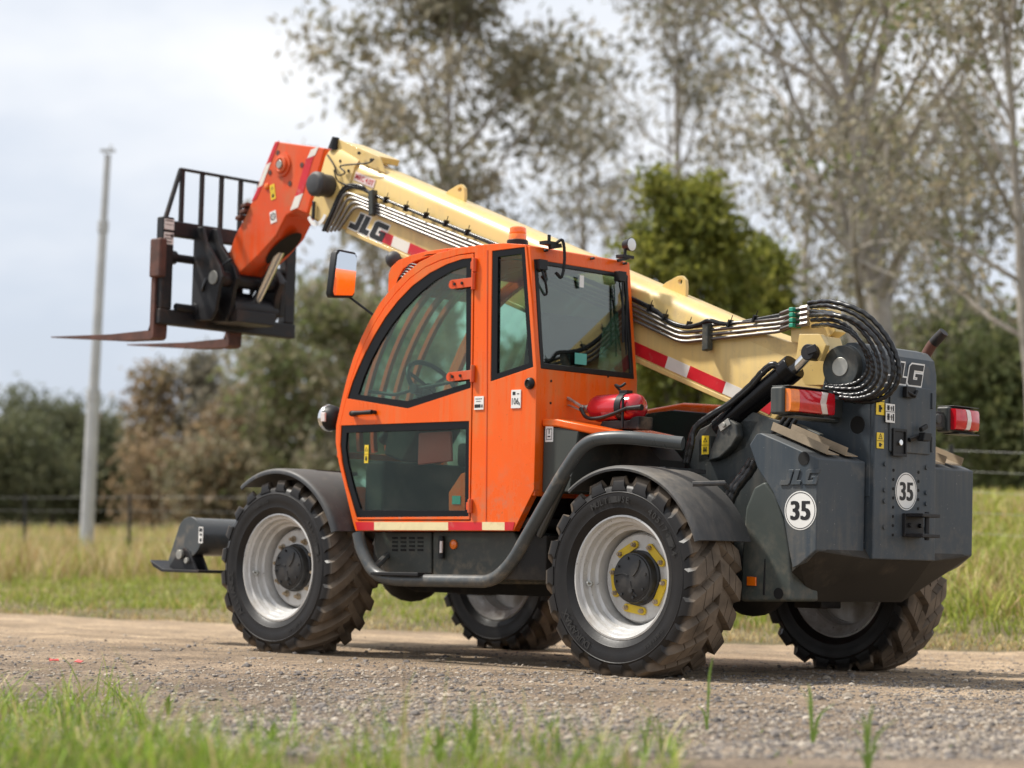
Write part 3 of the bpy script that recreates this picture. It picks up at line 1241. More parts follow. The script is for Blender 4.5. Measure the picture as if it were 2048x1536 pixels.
# ---------------------------------------------------------------- lettering and stickers
J_ = [(0, 0), (.70, 0), (.80, .10), (.80, 1), (.42, 1), (.42, .30), (0, .30)]
L_ = [(.92, 0), (1.66, 0), (1.66, .30), (1.32, .30), (1.32, 1), (.92, 1)]
G_ = [(1.92, 0), (2.95, 0), (2.95, .56), (2.36, .56), (2.36, .40), (2.56, .40), (2.56, .27), (2.20, .27), (2.20, .72), (2.95, .72), (2.95, 1), (1.95, 1), (1.80, .88), (1.80, .12)]


def logo(parent, o, right, up, h, thick, ink, outline=None, shear=.28, normal=None, name='logo'):
    """three slanted letters laid on a plane"""
    o, right, up = Vector(o), Vector(right).normalized(), Vector(up).normalized()
    nr = Vector(normal)

    def put(mb, poly, d0, d1):
        q = [(a + shear * b, b) for a, b in poly]
        tri = tessellate_polygon([[Vector((a, b, 0)) for a, b in q]])
        n = len(q)
        v = [o + right * (a * h) + up * (b * h) + nr * d for d in (d0, d1) for a, b in q]
        f = [tuple(t) for t in tri] + [tuple(i + n for i in reversed(t)) for t in tri] + [(i, (i + 1) % n, (i + 1) % n + n, i + n) for i in range(n)]
        mb.add(v, f)
    if outline:
        mb = MB()
        for p_ in (J_, L_, G_):
            put(mb, offset_poly(p_, .075), .0008, .0016)
        mb.build(name + '_outline', outline, parent, smooth=0)
    mb = MB()
    for p_ in (J_, L_, G_):
        put(mb, p_, .0024, .0024 + thick)
    return mb.build(name, ink, parent, smooth=0, bevel=.003 if thick > .004 else 0)


def plate(parent, name, c, right, up, w, h, mt, nrm, d=.0015, marks=None, label=None):
    c, right, up, nrm = Vector(c), Vector(right).normalized(), Vector(up).normalized(), Vector(nrm).normalized()
    mb = MB()
    mb.obox(c + nrm * d, right * (w / 2), up * (h / 2), nrm * (d * .8))
    o = mb.build(name, mt, parent, smooth=0)
    if label:
        o['label'] = label
    if marks:
        mk_ = MB()
        e = nrm * (d * 1.8 + .001)

        def quad(x0, x1, y0, y1):
            mk_.add([c + right * (a * w) + up * (b * h) + e for a, b in ((x0, y0), (x1, y0), (x1, y1), (x0, y1))], [(0, 1, 2, 3)])

        def tri_(cx, cy, sz):
            for k in range(3):
                a = math.pi / 2 + k * 2 * math.pi / 3
                b = a + 2 * math.pi / 3
                pts = [(cx * w + r_ * math.cos(q) * sz, cy * h + r_ * math.sin(q) * sz) for r_, q in ((1, a), (1, b), (.68, b), (.68, a))]
                mk_.add([c + right * x + up * y + e for x, y in pts], [(0, 1, 2, 3)])
            quad(cx - .03, cx + .03, cy - .01, cy + .06)
        for m_ in marks:
            if m_[0] == 'q':
                quad(*m_[1:])
            elif m_[0] == 't':
                tri_(*m_[1:])
            elif m_[0] == 's':
                mk_.text(m_[1], c + right * (m_[2] * w) + up * (m_[3] * h) + e, right, up, m_[4], m_[5] if len(m_) > 5 else 1)
        mk_.build('print', 'sticker_ink', o if parent is TH else parent, smooth=0)
    return o


LEFT = (1, 0, 0), (0, 0, 1)
NL = (0, -1, 0)
REAR = (0, 1, 0), (0, 0, 1)
NR = (1, 0, 0)
WARN = [('t', 0, .24, .018), ('q', -.5, .5, -.015, .005), ('q', -.22, -.1, -.4, -.1), ('q', .1, .22, -.4, -.1), ('q', -.05, .05, -.35, -.15), ('q', -.3, .3, -.3, -.25)]


def round35(parent, c, right, up, nrm, r):
    c, right, up, nrm = Vector(c), Vector(right), Vector(up), Vector(nrm)

    def disc(ra, rb, d, mt, name, par):
        n = 48
        mb = MB()
        v, f = [], []
        for i in range(n):
            a = 2 * math.pi * i / n
            e = right * math.cos(a) + up * math.sin(a)
            v += [c + e * ra + nrm * d, c + e * rb + nrm * d, c + e * ra + nrm * (d - .0008), c + e * rb + nrm * (d - .0008)]
        for i in range(n):
            j = (i + 1) % n
            f += [(4 * i, 4 * i + 1, 4 * j + 1, 4 * j), (4 * i + 1, 4 * i + 3, 4 * j + 3, 4 * j + 1)]
        mb.add(v, f)
        return mb.build(name, mt, par, smooth=0)
    st = disc(.0001, r, .0016, 'sticker_white', 'speed_sticker', parent)
    disc(r * .90, r * .935, .0026, 'sticker_ink', 'print_ring', parent)
    mb = MB()
    mb.text('3', c - right * (r * .33) + nrm * .0027, right, up, r * .98, .92)
    mb.text('5', c + right * (r * .33) + nrm * .0027, right, up, r * .98, .92)
    for dx in (-.006, .006):
        mb.text('3', c - right * (r * .33 + dx) + nrm * (.0027 + dx * .03), right, up, r * .98, .92)
        mb.text('5', c + right * (r * .33 + dx) + nrm * (.0027 + dx * .03), right, up, r * .98, .92)
    mb.build('print', 'sticker_ink', parent, smooth=0)


c = S3(1601, 1021, -.745)
round35(cwl, c, *LEFT, NL, .103)
a = S3(1560, 970, -.745)
logo(cwl, a, *LEFT, .082, .006, 'slate_paint', None, .35, NL)

# ---------------------------------------------------------------- rear tower with its cover door
mb = MB()
prof = [(1.03, .665), (1.03, 1.70), (1.015, 1.775), (.97, 1.82), (.90, 1.838), (.84, 1.838), (.80, 1.80), (.80, .9), (.80, .672)]
v, f = [], []
mb.prism(prof, -.298, .298)
tw = mb.build('tower', 'slate_paint', TH, bevel=.03, seg=4, smooth=30)
for s in (-1, 1):       # cheek plates that carry the boom pivot
    mb = MB()
    pts = SL([(1560, 870), (1590, 825), (1640, 800), (1655, 760), (1660, 720)], -.30)
    ctr = S(1690, 735, -.30)
    arc = [(ctr[0] + .125 * math.cos(a), ctr[1] + .125 * math.sin(a)) for a in np.linspace(R(185), R(-20), 16)]
    hole = S(1715, 850, -.30)
    hp = [(hole[0] + .048 * math.cos(a), hole[1] + .048 * math.sin(a)) for a in np.linspace(0, 2 * math.pi, 20, endpoint=False)]
    mb.prism(pts[:3] + arc + [(1.005, 1.60), (1.005, 1.0), (.35, 1.0)], s * .302, s * .262, holes=[hp])
    ck = mb.build('cheek_plate', 'slate_paint', TH, bevel=.006)
    mb = MB()
    mb.cyl((hole[0], s * .2985, hole[1]), (hole[0], s * .2995, hole[1]), .06, n=20)
    mb.build('opening', 'dark_hole', ck)
    mb = MB()
    mb.cyl((ctr[0], s * .30, ctr[1]), (ctr[0], s * .345, ctr[1]), .118, n=36)
    mb.build('pivot_boss', 'grey_paint', ck, bevel=.006)
    mb = MB()
    mb.cyl((ctr[0], s * .34, ctr[1]), (ctr[0], s * .349, ctr[1]), .052, n=28)
    mb.build('pivot_pin', 'dull_steel', ck, bevel=.003)
xs = 1.031
mb = MB()
d0 = XL([(1777, 772), (1858, 783), (1857, 918), (1772, 908)], xs)
mb.prism([(-.165, 1.25), (.225, 1.25), (.225, 1.615), (-.165, 1.615)], xs, xs + .010, 'x')
dr = mb.build('cover_door', 'slate_paint', TH, bevel=.006, seg=3)
mb = MB()
for z in (1.55, 1.31):
    mb.box(xs, xs + .018, .228, .243, z - .045, z + .045)
mb.each('hinge', 'slate_paint', dr, bevel=.004)
mb = MB()
cy, cz = X(1797, 885, xs + .01)
mb.prism([(cy - .065, cz - .075), (cy + .065, cz - .075), (cy + .065, cz + .075), (cy - .065, cz + .075)], xs + .011, xs + .022, 'x', holes=[[(cy - .052, cz - .06), (cy + .052, cz - .06), (cy + .052, cz + .06), (cy - .052, cz + .06)]])
mb.box(xs + .0105, xs + .013, cy - .052, cy + .052, cz - .06, cz + .06)
mb.build('latch_pocket', 'black_plastic', dr, bevel=.003)
mb = MB()
mb.cyl((xs + .012, cy + .005, cz), (xs + .026, cy + .005, cz), .017)
mb.build('lock', 'chrome', dr, bevel=.003)
mb = MB()
a = X3(1818, 880, xs + .02)
b = X3(1840, 872, xs + .035)
mb.tube([a, b], .014, 8)
mb.obox(b + Vector((.02, .015, -.005)), (.022, 0, 0), (0, .035, 0), (0, .008, .024))
mb.obox(b + Vector((.01, .02, .045)), (.012, 0, 0), (0, .03, .012), (0, -.004, .012))
mb.build('plug_socket', 'black_plastic', dr, bevel=.006)
mb = MB()
a = X3(1815, 785, xs + .012)
mb.obox(a + Vector((.012, 0, 0)), (.014, 0, 0), (0, .045, 0), (0, 0, .03))
mb.tube([a + Vector((.02, -.03, 0)), a + Vector((.035, .02, -.02)), a + Vector((.03, .05, .01))], .010, 8)
mb.build('number_plate_lamp', 'black_plastic', tw, bevel=.005)
for (px, py, w_, h_, k) in ((1788, 816, .085, .045, 0), (1788, 834, .085, .06, 1)):
    c = X3(px - 8, py, xs + .010)
    plate(dr, 'label_sticker', c, *REAR, w_, h_, 'sticker_white', NR, marks=[('q', -.35, -.1, -.3, .3), ('q', .05, .15, -.3, .2), ('q', .25, .4, -.35, .3), ('q', -.4, .4, -.02, .03)])
for (px, py, w_, h_) in ((1760, 802, .075, .15), (1760, 881, .065, .085)):
    c = X3(px, py, xs + .001)
    plate(tw, 'warning_sticker', c, *REAR, w_, h_, 'sticker_yellow', NR, marks=[('t', 0, .22, .022), ('q', -.5, .5, -.03, 0), ('q', -.2, .1, -.4, -.15), ('q', .0, .25, -.3, -.22)])
round35(tw, X3(1812, 983, xs), *REAR, NR, .103)
yl, zl = X(1782, 764, xs)
logo(tw, (xs, yl - .055, zl - .002), *REAR, .115, .0008, 'sticker_ink', 'sticker_white', .25, NR)
mb = MB()
for y in (-.19, .19):
    for z in (1.20, 1.06, .86, 1.0):
        mb.cyl((xs - .002, y * 1.05, z - .02), (xs + .008, y * 1.05, z - .02), .013, n=10)
mb.each('bolt', 'slate_paint', tw)
mb = MB()
for y in (-.115, .125):
    for z in np.linspace(.80, 1.15, 8):
        mb.cyl((xs - .001, y, z), (xs + .002, y, z), .0085, n=10)
mb.each('bolt_hole', 'dark_hole', tw)
mb = MB()       # towing jaw
cy, cz = X(1823, 1051, xs)
mb.box(xs, xs + .02, cy - .09, cy + .09, cz - .065, cz + .065)
for dz in (-.055, .055):
    mb.box(xs + .02, xs + .13, cy - .085, cy + .085, cz + dz - .010, cz + dz + .010)
mb.cyl((xs + .10, cy, cz - .08), (xs + .10, cy, cz + .075), .014)
for y in (-.05, .05):
    mb.cyl((xs + .02, cy + y, cz), (xs + .035, cy + y, cz), .014, n=6)
mb.build('towing_jaw', 'black_steel', tw, bevel=.004)

# exhaust on the far side
mb = MB()
e0, e1, e2 = S3(1838, 735, .62), S3(1862, 692, .62), S3(1888, 664, .62)
mb.tube(fillet([e0 + Vector((0, 0, -.35)), e0, e1, e1 + (e2 - e1) * .3], .06), .030, 12)
ex = mb.build('exhaust_pipe', 'rusty_steel', TH, smooth=50)
mb = MB()
mb.tube([e1 + (e2 - e1) * .2, e2], [.032, .030], 12)
mb.build('tail_tip', 'black_steel', ex)

# ---------------------------------------------------------------- tail lamps
def tail(y0, y1, zc, x0):
    w_ = y1 - y0
    s = 1 if y0 > 0 else -1
    mb = MB()
    mb.box(x0 - .09, x0 - .004, y0 - .02, y1 + .02, zc - .074, zc + .072)
    hs = mb.build('tail_lamp', 'grey_paint', TH, bevel=.014, seg=3)
    hs['label'] = 'tail lamp with red and clear lens ' + ('above the cab-side counterweight' if y0 < 0 else 'on the far side')
    mb = MB()
    mb.box(x0 - .10, x0 + .012, y0 + .01, y1 + .03, zc + .074, zc + .079)
    mb.box(x0 - .08, x0 + .03, y0 + .04, y1 + .01, zc - .083, zc - .077)
    mb.obox(((x0 - .05), (y0 if s > 0 else y1) - s * .09, zc - .01), (.012, 0, 0), (0, .10, 0), (0, 0, .05))
    mb.each('bracket', 'grey_paint', hs, bevel=.002)

    def bul(y):
        t = (y - y0) / w_
        return x0 + .016 + .026 * math.sin(math.pi * min(1, max(0, .10 + .80 * t))) ** .6

    def lens(a, b, mt, nm, lift=0., curve=0.):
        m_ = MB()
        n = 10
        v, f = [], []
        rows = [(-.060, -.010), (-.056, 0.), (-.042, .004), (0, .006), (.042, .004), (.056, 0.), (.060, -.010)]
        for dz, dx_ in rows:
            bow = curve * (1 - (dz / .06) ** 2)
            for i in range(n + 1):
                y = a + (b - a) * i / n + bow
                v.append((bul(y) + dx_ + lift, y, zc + dz))
        k = n + 1
        for r_ in range(len(rows) - 1):
            for i in range(n):
                f.append((r_ * k + i, r_ * k + i + 1, (r_ + 1) * k + i + 1, (r_ + 1) * k + i))
        front = len(v)
        v += [(x0 - .006, y, z) for _, y, z in list(v)]
        ring = list(range(k)) + [r_ * k + n for r_ in range(1, len(rows))] + [(len(rows) - 1) * k + i for i in range(n - 1, -1, -1)] + [r_ * k for r_ in range(len(rows) - 2, 0, -1)]
        for i in range(len(ring)):
            p_, q_ = ring[i], ring[(i + 1) % len(ring)]
            f.append((p_, q_, q_ + front, p_ + front))
        m_.add(v, f)
        m_.build(nm, mt, hs, smooth=40)
    if s < 0:
        lens(y0, y0 + w_ * .17, 'lens_amber', 'lens')
        lens(y0 + w_ * .172, y1, 'lens_red', 'lens')
        lens(y0 + w_ * .70, y0 + w_ * .84, 'lens_clear', 'reversing_lens', .0025, -w_ * .09)
    else:
        lens(y0, y1, 'lens_red', 'lens')
        lens(y0 + w_ * .34, y0 + w_ * .50, 'lens_clear', 'reversing_lens', .0025, w_ * .06)
    return hs


tail(-.86, -.47, 1.487, .86)
tail(.60, .84, 1.475, .93)
mb = MB()
mb.box(.83, .90, .30, .60, 1.42, 1.50)
mb.cyl((.90, .50, 1.47), (.915, .50, 1.47), .03)
mb.build('lamp_arm', 'grey_paint', TH, bevel=.008)
mb = MB()
mb.box(.74, .80, -.62, -.30, 1.40, 1.47)
mb.box(.74, .86, -.52, -.46, 1.40, 1.47)
mb.build('lamp_arm', 'grey_paint', TH, bevel=.008)
# ---------------------------------------------------------------- cab
YC = -1.08
OUT = [(711, 1062), (706, 1046), (690, 979), (677, 925), (671, 885), (672, 850), (683, 799), (694, 755), (706, 716), (722, 676), (740, 639), (760, 605), (783, 576), (810, 548), (839, 524), (875, 506), (916, 496), (960, 490),
       (1006, 486), (1052, 489), (1063, 600), (1073, 735), (1071, 860), (1068, 979), (1027, 1062)]
DOOR = [(714, 1041), (695, 975), (683, 925), (678, 885), (680, 850), (691, 802), (703, 758), (715, 721), (731, 682), (749, 646), (769, 614), (793, 584), (820, 556), (850, 534), (883, 519), (918, 509), (949, 505), (947, 700), (944, 860), (941, 1041)]
QW = [(984, 502), (1049, 494), (1066, 734), (981, 763)]
QWI = [(995, 514), (1042, 508), (1056, 726), (993, 747)]
UW = [(695, 797), (705, 765), (716, 738), (731, 705), (749, 671), (771, 635), (796, 602), (826, 571), (860, 546), (895, 528), (925, 518), (944, 516), (942, 776), (816, 817)]
UWI = [(716, 789), (727, 755), (742, 720), (761, 684), (783, 650), (809, 617), (839, 586), (870, 561), (903, 542), (932, 533), (931, 767), (814, 802)]
LW = [(683, 851), (939, 842), (938, 1033), (712, 1035), (698, 985), (685, 925), (681, 890)]
LWI = [(693, 866), (931, 858), (929, 1021), (721, 1020), (707, 975), (695, 925), (691, 895)]
cs = lambda l, y=YC: SL(l, y)


def shr(poly, d):
    return offset_poly(poly, -d)


out2 = cs(OUT)
mb = MB()
mb.prism(out2, YC, YC + .05, holes=[cs(DOOR), cs(QW)])
CF = mb.build('cab_frame', 'orange_paint', TH, bevel=.012, seg=3, smooth=30)

# far side of the cab: same profile with one large window
mb = MB()
big = shr([p for p in out2], .075)
mb.prism(out2, -.245, -.205, holes=[[(x, max(z, 1.15)) for x, z in big]])
mb.build('far_side_frame', 'orange_paint', CF, bevel=.008)
mb = MB()
mb.prism([(x, max(z, 1.15)) for x, z in shr(out2, .07)], -.228, -.222)
mb.build('far_side_window', 'green_glass', CF, smooth=0)

# roof and front posts joining both sides, front windscreen following the curve
front = smooth2([out2[i] for i in range(0, 15)], 3)
k0 = 0
for i, p in enumerate(front):
    if p[1] > 2.34:
        k0 = i
        break


def strip(line, d0, d1, y0, y1):
    """curved sheet between two heights d0,d1 off a profile line, running across the cab"""
    mb = MB()
    n = len(line)
    nr = []
    for i in range(n):
        a, b = Vector(line[max(0, i - 1)]), Vector(line[min(n - 1, i + 1)])
        t = (b - a).normalized()
        nr.append(Vector((-t.y, t.x)))
    v, f = [], []
    for i in range(n):
        p_ = Vector(line[i])
        for d_, y in ((d0, y0), (d1, y0), (d1, y1), (d0, y1)):
            q = p_ + nr[i] * d_
            v.append((q.x, y, q.y))
    for i in range(n - 1):
        for k in range(4):
            k2 = (k + 1) % 4
            f.append((i * 4 + k, i * 4 + k2, (i + 1) * 4 + k2, (i + 1) * 4 + k))
    f += [(0, 1, 2, 3), tuple((n - 1) * 4 + k for k in (3, 2, 1, 0))]
    return mb.add(v, f)


roofline = [(x, z) for x, z in out2[14:20]]
roofline = smooth2(roofline, 4)
nrm_sign = 1
ws = [p for p in front if p[1] > 1.0]
strip(ws, -.030, -.024, YC + .05, -.245).build('windscreen', 'green_glass', CF, smooth=60)
strip(roofline, -.045, .0, YC + .05, -.245).build('roof', 'orange_paint', CF, bevel=.006, smooth=30)
strip([p for p in front if p[1] < 1.06], -.05, -.005, YC + .05, -.245).build('front_panel', 'orange_paint', CF, smooth=50)
for k, y in enumerate((-.98, -.86, -.74, -.62, -.50)):
    line = [p for p in front if 1.25 < p[1]] + roofline[1:5]
    st = strip(line, .004, .034, y - .016, y + .016)
    st.build('guard_bar', 'red_orange_paint', CF, smooth=60)
mb = MB()
zz = [p for p in front if p[1] > 1.25][0]
mb.box(zz[0] - .05, zz[0] + .0, -1.03, -.25, 1.22, 1.26)
mb.build('guard_rail', 'orange_paint', CF, bevel=.008)

# rear wall
def lean(z):
    return -.737 - max(0., z - 1.70) * .112


def rear_sheet(outer, holes, x0, x1):
    mb = MB()
    mb.prism(outer, x0, x1, 'x', holes=holes)
    mb.v = [(x + lean(z) + .737, y, z) for x, y, z in mb.v]
    return mb


RW = [(-1.045, 1.705), (-.235, 1.705), (-.235, 2.335), (-1.045, 2.335)]
RWI = [(-1.018, 1.738), (-.262, 1.738), (-.262, 2.312), (-1.018, 2.312)]
rwall = rear_sheet([(-1.072, .98), (-.215, .98), (-.205, 1.70), (-.205, 2.412), (-1.072, 2.412), (-1.072, 1.70)], [RW], -.737, -.785).build('rear_wall', 'orange_paint', CF, bevel=.010, seg=3)
rear_sheet(RW, [RWI], -.733, -.760).build('window_seal', 'black_plastic', CF, bevel=.004)
RWIN = rear_sheet(shr(RW, .01), [], -.741, -.746).build('rear_window', 'rear_glass', TH, smooth=0)
RWIN['label'] = 'rear cab window reflecting the sky'
mb = MB()           # wiper parked down the right edge
a = X3(1238, 560, -.775)
b = X3(1252, 700, -.74)
mb.tube([a, (a + b) / 2 + Vector((.012, 0, 0)), b], .006, 6)
mb.obox((a + b) / 2 + Vector((.02, -.02, .02)), (.004, 0, 0), (0, .007, .0), (-.02, .015, .19))
mb.obox((a + b) / 2 + Vector((.02, .015, .0)), (.003, 0, 0), (0, .005, .0), (-.02, .02, .24))
mb.obox(a + Vector((.01, 0, .02)), (.022, 0, 0), (0, .032, 0), (0, 0, .03))
mb.build('wiper', 'black_plastic', RWIN, bevel=.002)
mb = MB()
a = X3(1080, 530, -.80)
mb.tube(spline([a, a + Vector((.03, .01, -.08)), a + Vector((.02, .04, -.16)), a + Vector((.0, .02, -.17))]), .008, 6)
mb.obox(a + Vector((.01, 0, 0)), (.02, 0, 0), (0, .035, 0), (0, 0, .03))
mb.build('wiper_bracket', 'black_plastic', RWIN, bevel=.003)
c = X3(1159, 718, -.739)
plate(RWIN, 'notice_sticker', c + Vector((.008, 0, 0)), *REAR, .10, .065, 'green_sticker', NR)
c = X3(1161, 563, -.79)
plate(RWIN, 'inspection_sticker', c + Vector((.008, 0, 0)), *REAR, .035, .07, 'sticker_white', NR)
mb = MB()
for (px, py, xx) in ((1102, 762, -.7365), (1101, 806, -.7365), (1216, 753, -.7365)):
    c = X3(px, py, xx)
    mb.cyl(c, c + Vector((.003, 0, 0)), .007, n=10)
for (px, py) in ((1248, 527), (1183, 517), (1090, 501)):
    c = X3(px, py, -.81)
    mb.cyl(c - Vector((.01, 0, 0)), c + Vector((.02, 0, 0)), .008, n=8)
mb.each('bolt', 'black_plastic', CF)

# lamps on the rear roof beam
for (px, py, kind) in ((1098, 487, 0), (1250, 514, 1)):
    c = X3(px, py, -.79)
    mb = MB()
    mb.obox(c + Vector((0, 0, .0)), (.03, 0, 0), (0, .05, 0), (0, 0, .010))
    mb.tube([c, c + Vector((.0, 0, .05))], .010, 8)
    if kind == 0:
        mb.tube(spline([c + Vector((.02, .03, 0)), c + Vector((.05, .06, .02)), c + Vector((.06, .07, -.08)), c + Vector((.05, .06, -.19)), c + Vector((.04, .02, -.17))], 6), .010, 6)
        mb.obox(c + Vector((.02, .03, -.015)), (.012, 0, 0), (0, .045, .01), (0, -.004, .012))
        lb = mb.build('lamp_bracket', 'black_plastic', TH, bevel=.002)
    else:
        mb.cyl(c + Vector((-.02, .02, .075)), c + Vector((.035, .02, .075)), .030, .042)
        mb.obox(c + Vector((.02, -.04, -.02)), (.006, 0, 0), (0, .05, .014), (0, -.004, .008))
        lb = mb.build('work_lamp', 'black_plastic', TH, bevel=.002)
        m2 = MB()
        m2.lathe([(.0001, .036), (.03, .039), (.040, .034)], c + Vector((0, .02, .075)), 'x', 20)
        m2.build('lens', 'sponge_glass', lb)

# quarter window behind the door
mb = MB()
mb.prism(cs(QW), YC + .004, YC + .030, holes=[cs(QWI)])
mb.build('window_seal', 'black_gloss', CF, bevel=.003)
mb = MB()
mb.prism(shr(cs(QW), .004), YC + .014, YC + .019)
mb.build('quarter_window', 'tinted_glass', CF, smooth=0)

# door
door_o = shr(cs(DOOR), .006)
mb = MB()
mb.prism(door_o, YC - .004, YC + .035, holes=[cs(UW), cs(LW)])
DR = mb.build('cab_door', 'orange_paint', TH, bevel=.008, seg=3, smooth=30)
DR['label'] = 'orange cab door with curved upper window and lower window'
for nm, o_, i_, gl in (('upper', UW, UWI, 'green_glass'), ('lower', LW, LWI, 'tinted_glass')):
    mb = MB()
    mb.prism(cs(o_), YC + .002, YC + .022, holes=[cs(i_)])
    mb.build('window_border', 'black_gloss', DR, bevel=.002)
    mb = MB()
    mb.prism(shr(cs(o_), .004), YC + .010, YC + .015)
    mb.build('door_window', gl, DR, smooth=0)
mb = MB()
mb.prism(shr(cs(DOOR), -.002), YC + .0365, YC + .040, holes=[shr(cs(DOOR), .03)])
mb.build('door_seal', 'black_plastic', DR, smooth=0)
for (px, py, ln) in ((905, 569, 42), (900, 754, 45)):
    a, b = S3(px, py, YC - .012), S3(px + ln, py - 5, YC - .012)
    mb = MB()
    mb.obox((a + b) / 2, (b - a) / 2, (0, .006, 0), Vector((0, 0, .027)))
    mb.cyl(a + Vector((.0, .006, 0)), a - Vector((0, .006, 0)), .027, n=18)
    mb.cyl(b + Vector((0, 0, -.045)), b + Vector((0, 0, .055)), .014, n=12)
    hg = mb.build('hinge', 'red_orange_paint', DR, bevel=.002)
    m2 = MB()
    for t in (.15, .5):
        q = a + (b - a) * t
        m2.cyl(q - Vector((0, .005, 0)), q - Vector((0, .013, 0)), .009, n=8)
    m2.each('hinge_bolt', 'black_plastic', DR)
mb = MB()
for (px, py) in ((949, 530), (940, 1012)):
    b = S3(px, py, YC - .012)
    mb.cyl(b + Vector((0, 0, -.04)), b + Vector((0, 0, .04)), .015, n=12)
    mb.obox(b + Vector((-.012, .004, 0)), (.02, 0, 0), (0, .006, 0), (0, 0, .022))
mb.each('hinge', 'red_orange_paint', DR, bevel=.002)
a, b = S3(703, 827, YC - .03), S3(744, 824, YC - .035)
mb = MB()
mb.tube([a + Vector((0, .03, 0)), a, a + Vector((.01, -.004, 0))], .018, 8)
mb.tube([a, (a + b) / 2, b], [.017, .013, .015], 8)
mb.tube([b, b + Vector((0, .03, 0))], .012, 8)
mb.build('door_handle', 'black_plastic', DR, smooth=60)
a, b = S3(832, 778, YC + .05), S3(940, 757, YC + .06)
mb = MB()
mb.tube(fillet([S3(740, 783, YC + .06), S3(790, 790, YC + .06), a, b], .05), .011, 8)
mb.cyl(a + Vector((0, -.03, 0)), a + Vector((0, .03, 0)), .030, n=18)
mb.build('window_bar', 'black_plastic', DR, smooth=50)
c = S3(733, 908, YC + .008)
plate(DR, 'warning_sticker', c, *LEFT, .035, .11, 'sticker_yellow', NL, d=.0008, marks=WARN)

# reflective tape along the sill, stickers on the post
for (u0, u1, mt) in ((711, 749, 'tape_red'), (749, 897, 'tape_cream'), (897, 965, 'tape_red'), (965, 1010, 'tape_cream'), (1010, 1030, 'tape_red')):
    mb = MB()
    mb.prism(SL([(u0, 1044), (u1, 1044.5), (u1 if u1 < 1030 else 1026, 1060.5), (u0 if u0 > 712 else 715, 1060)], YC), YC - .0035, YC - .0015)
    mb.build('reflective_tape', mt, CF, smooth=0)
c = S3(959, 806, YC)
plate(CF, 'label_sticker', c, *LEFT, .075, .078, 'sticker_white', NL, d=.003, marks=[('q', -.4, .35, .28, .33), ('q', -.3, .2, .1, .14), ('q', -.45, .2, -.35, -.1), ('q', .28, .42, -.35, -.12)])
c = S3(1033, 798, YC)
plate(CF, 'noise_sticker', c, *LEFT, .075, .105, 'sticker_white', NL, d=.003, marks=[('s', '106', -.05, -.12, .038, .8), ('q', -.35, -.05, .22, .4), ('q', .1, .35, .25, .3), ('q', .33, .42, -.35, -.2)])
c = S3(1061, 767, YC)
mb = MB()
mb.lathe([(.034, 0), (.034, -.012), (.028, -.022), (.020, -.026), (.018, -.016), (.0001, -.016)], c, 'y', 24)
mb.build('window_catch', 'black_plastic', CF, smooth=40)
mb = MB()
zz = .0015
pp = SL([(974, 500), (976, 500), (975, 770), (973, 1042), (971, 1042), (973, 770)], YC)
mb.prism(pp, YC - .003, YC - .0005)
mb.build('panel_joint', 'red_orange_paint', CF, smooth=0)

# roof cowl in front with its wiring
cowl = SL([(776, 583), (777, 548), (783, 533), (797, 520), (820, 511), (850, 503), (890, 497), (925, 494)], -.98)
cowl_in = SL([(925, 503), (890, 506), (855, 513), (826, 524), (806, 538), (796, 556), (792, 585)], -.98)
mb = MB()
mb.prism(cowl + cowl_in, -.98, -.30)
mb.build('roof_cowl', 'orange_paint', CF, bevel=.008)
mb = MB()
for k in range(6):
    a = S3(792 + 3 * k, 572 - 5 * k, -1.02)
    b = S3(812 + 5 * k, 556 - 5 * k, -1.04)
    mb.tube(spline([a, (a + b) / 2 + Vector((0, -.01, .03)), b]), .005, 5)
mb.build('wiring', 'black_plastic', CF)
c = S3(787, 519, -.70)
mb = MB()
mb.ball(c, .052, 10, sz=1.05)
mb.tube([c, c + Vector((.01, 0, -.10))], [.02, .012], 8)
mb.build('horn', 'mudguard_plastic', CF, smooth=60)

# beacon
bc = S3(1035, 487, -.72)
mb = MB()
mb.cyl(bc + Vector((0, 0, -.10)), bc + Vector((0, 0, .02)), .064, n=24)
bk = mb.build('beacon', 'black_plastic', TH, bevel=.005)
mb = MB()
mb.lathe([(.054, .018), (.053, .05), (.050, .055), (.052, .06), (.049, .092), (.040, .100), (.0001, .102)], bc, 'z', 28)
mb.build('beacon_lens', 'lens_amber', bk, smooth=40)

# mirror
mc = S3(689, 550, -1.12)
mb = MB()
pts = [(-.105, -.145), (.06, -.165), (.085, -.14), (.115, .10), (.10, .135), (-.07, .160), (-.095, .14)]
pts = [(-.100, -.15), (.070, -.135), (.088, -.11), (.102, .125), (.085, .15), (-.060, .155), (-.082, .13), (-.112, -.125)]
mb.prism([(mc.y + a, mc.z + b) for a, b in pts], mc.x - .05, mc.x + .008, 'x')
mr_ = mb.build('mirror', 'black_plastic', TH, bevel=.016, seg=3)
mb = MB()
mb.prism([(mc.y + a * .88, mc.z + b * .90) for a, b in pts], mc.x + .009, mc.x + .0105, 'x')
mb.build('mirror_glass', 'mirror_glass', mr_, smooth=0)
mb = MB()
mb.tube(fillet([mc + Vector((-.05, .03, -.06)), mc + Vector((-.07, .06, -.10)), S3(752, 634, -1.0)], .04), .008, 8)
mb.build('mirror_arm', 'black_plastic', mr_, smooth=60)

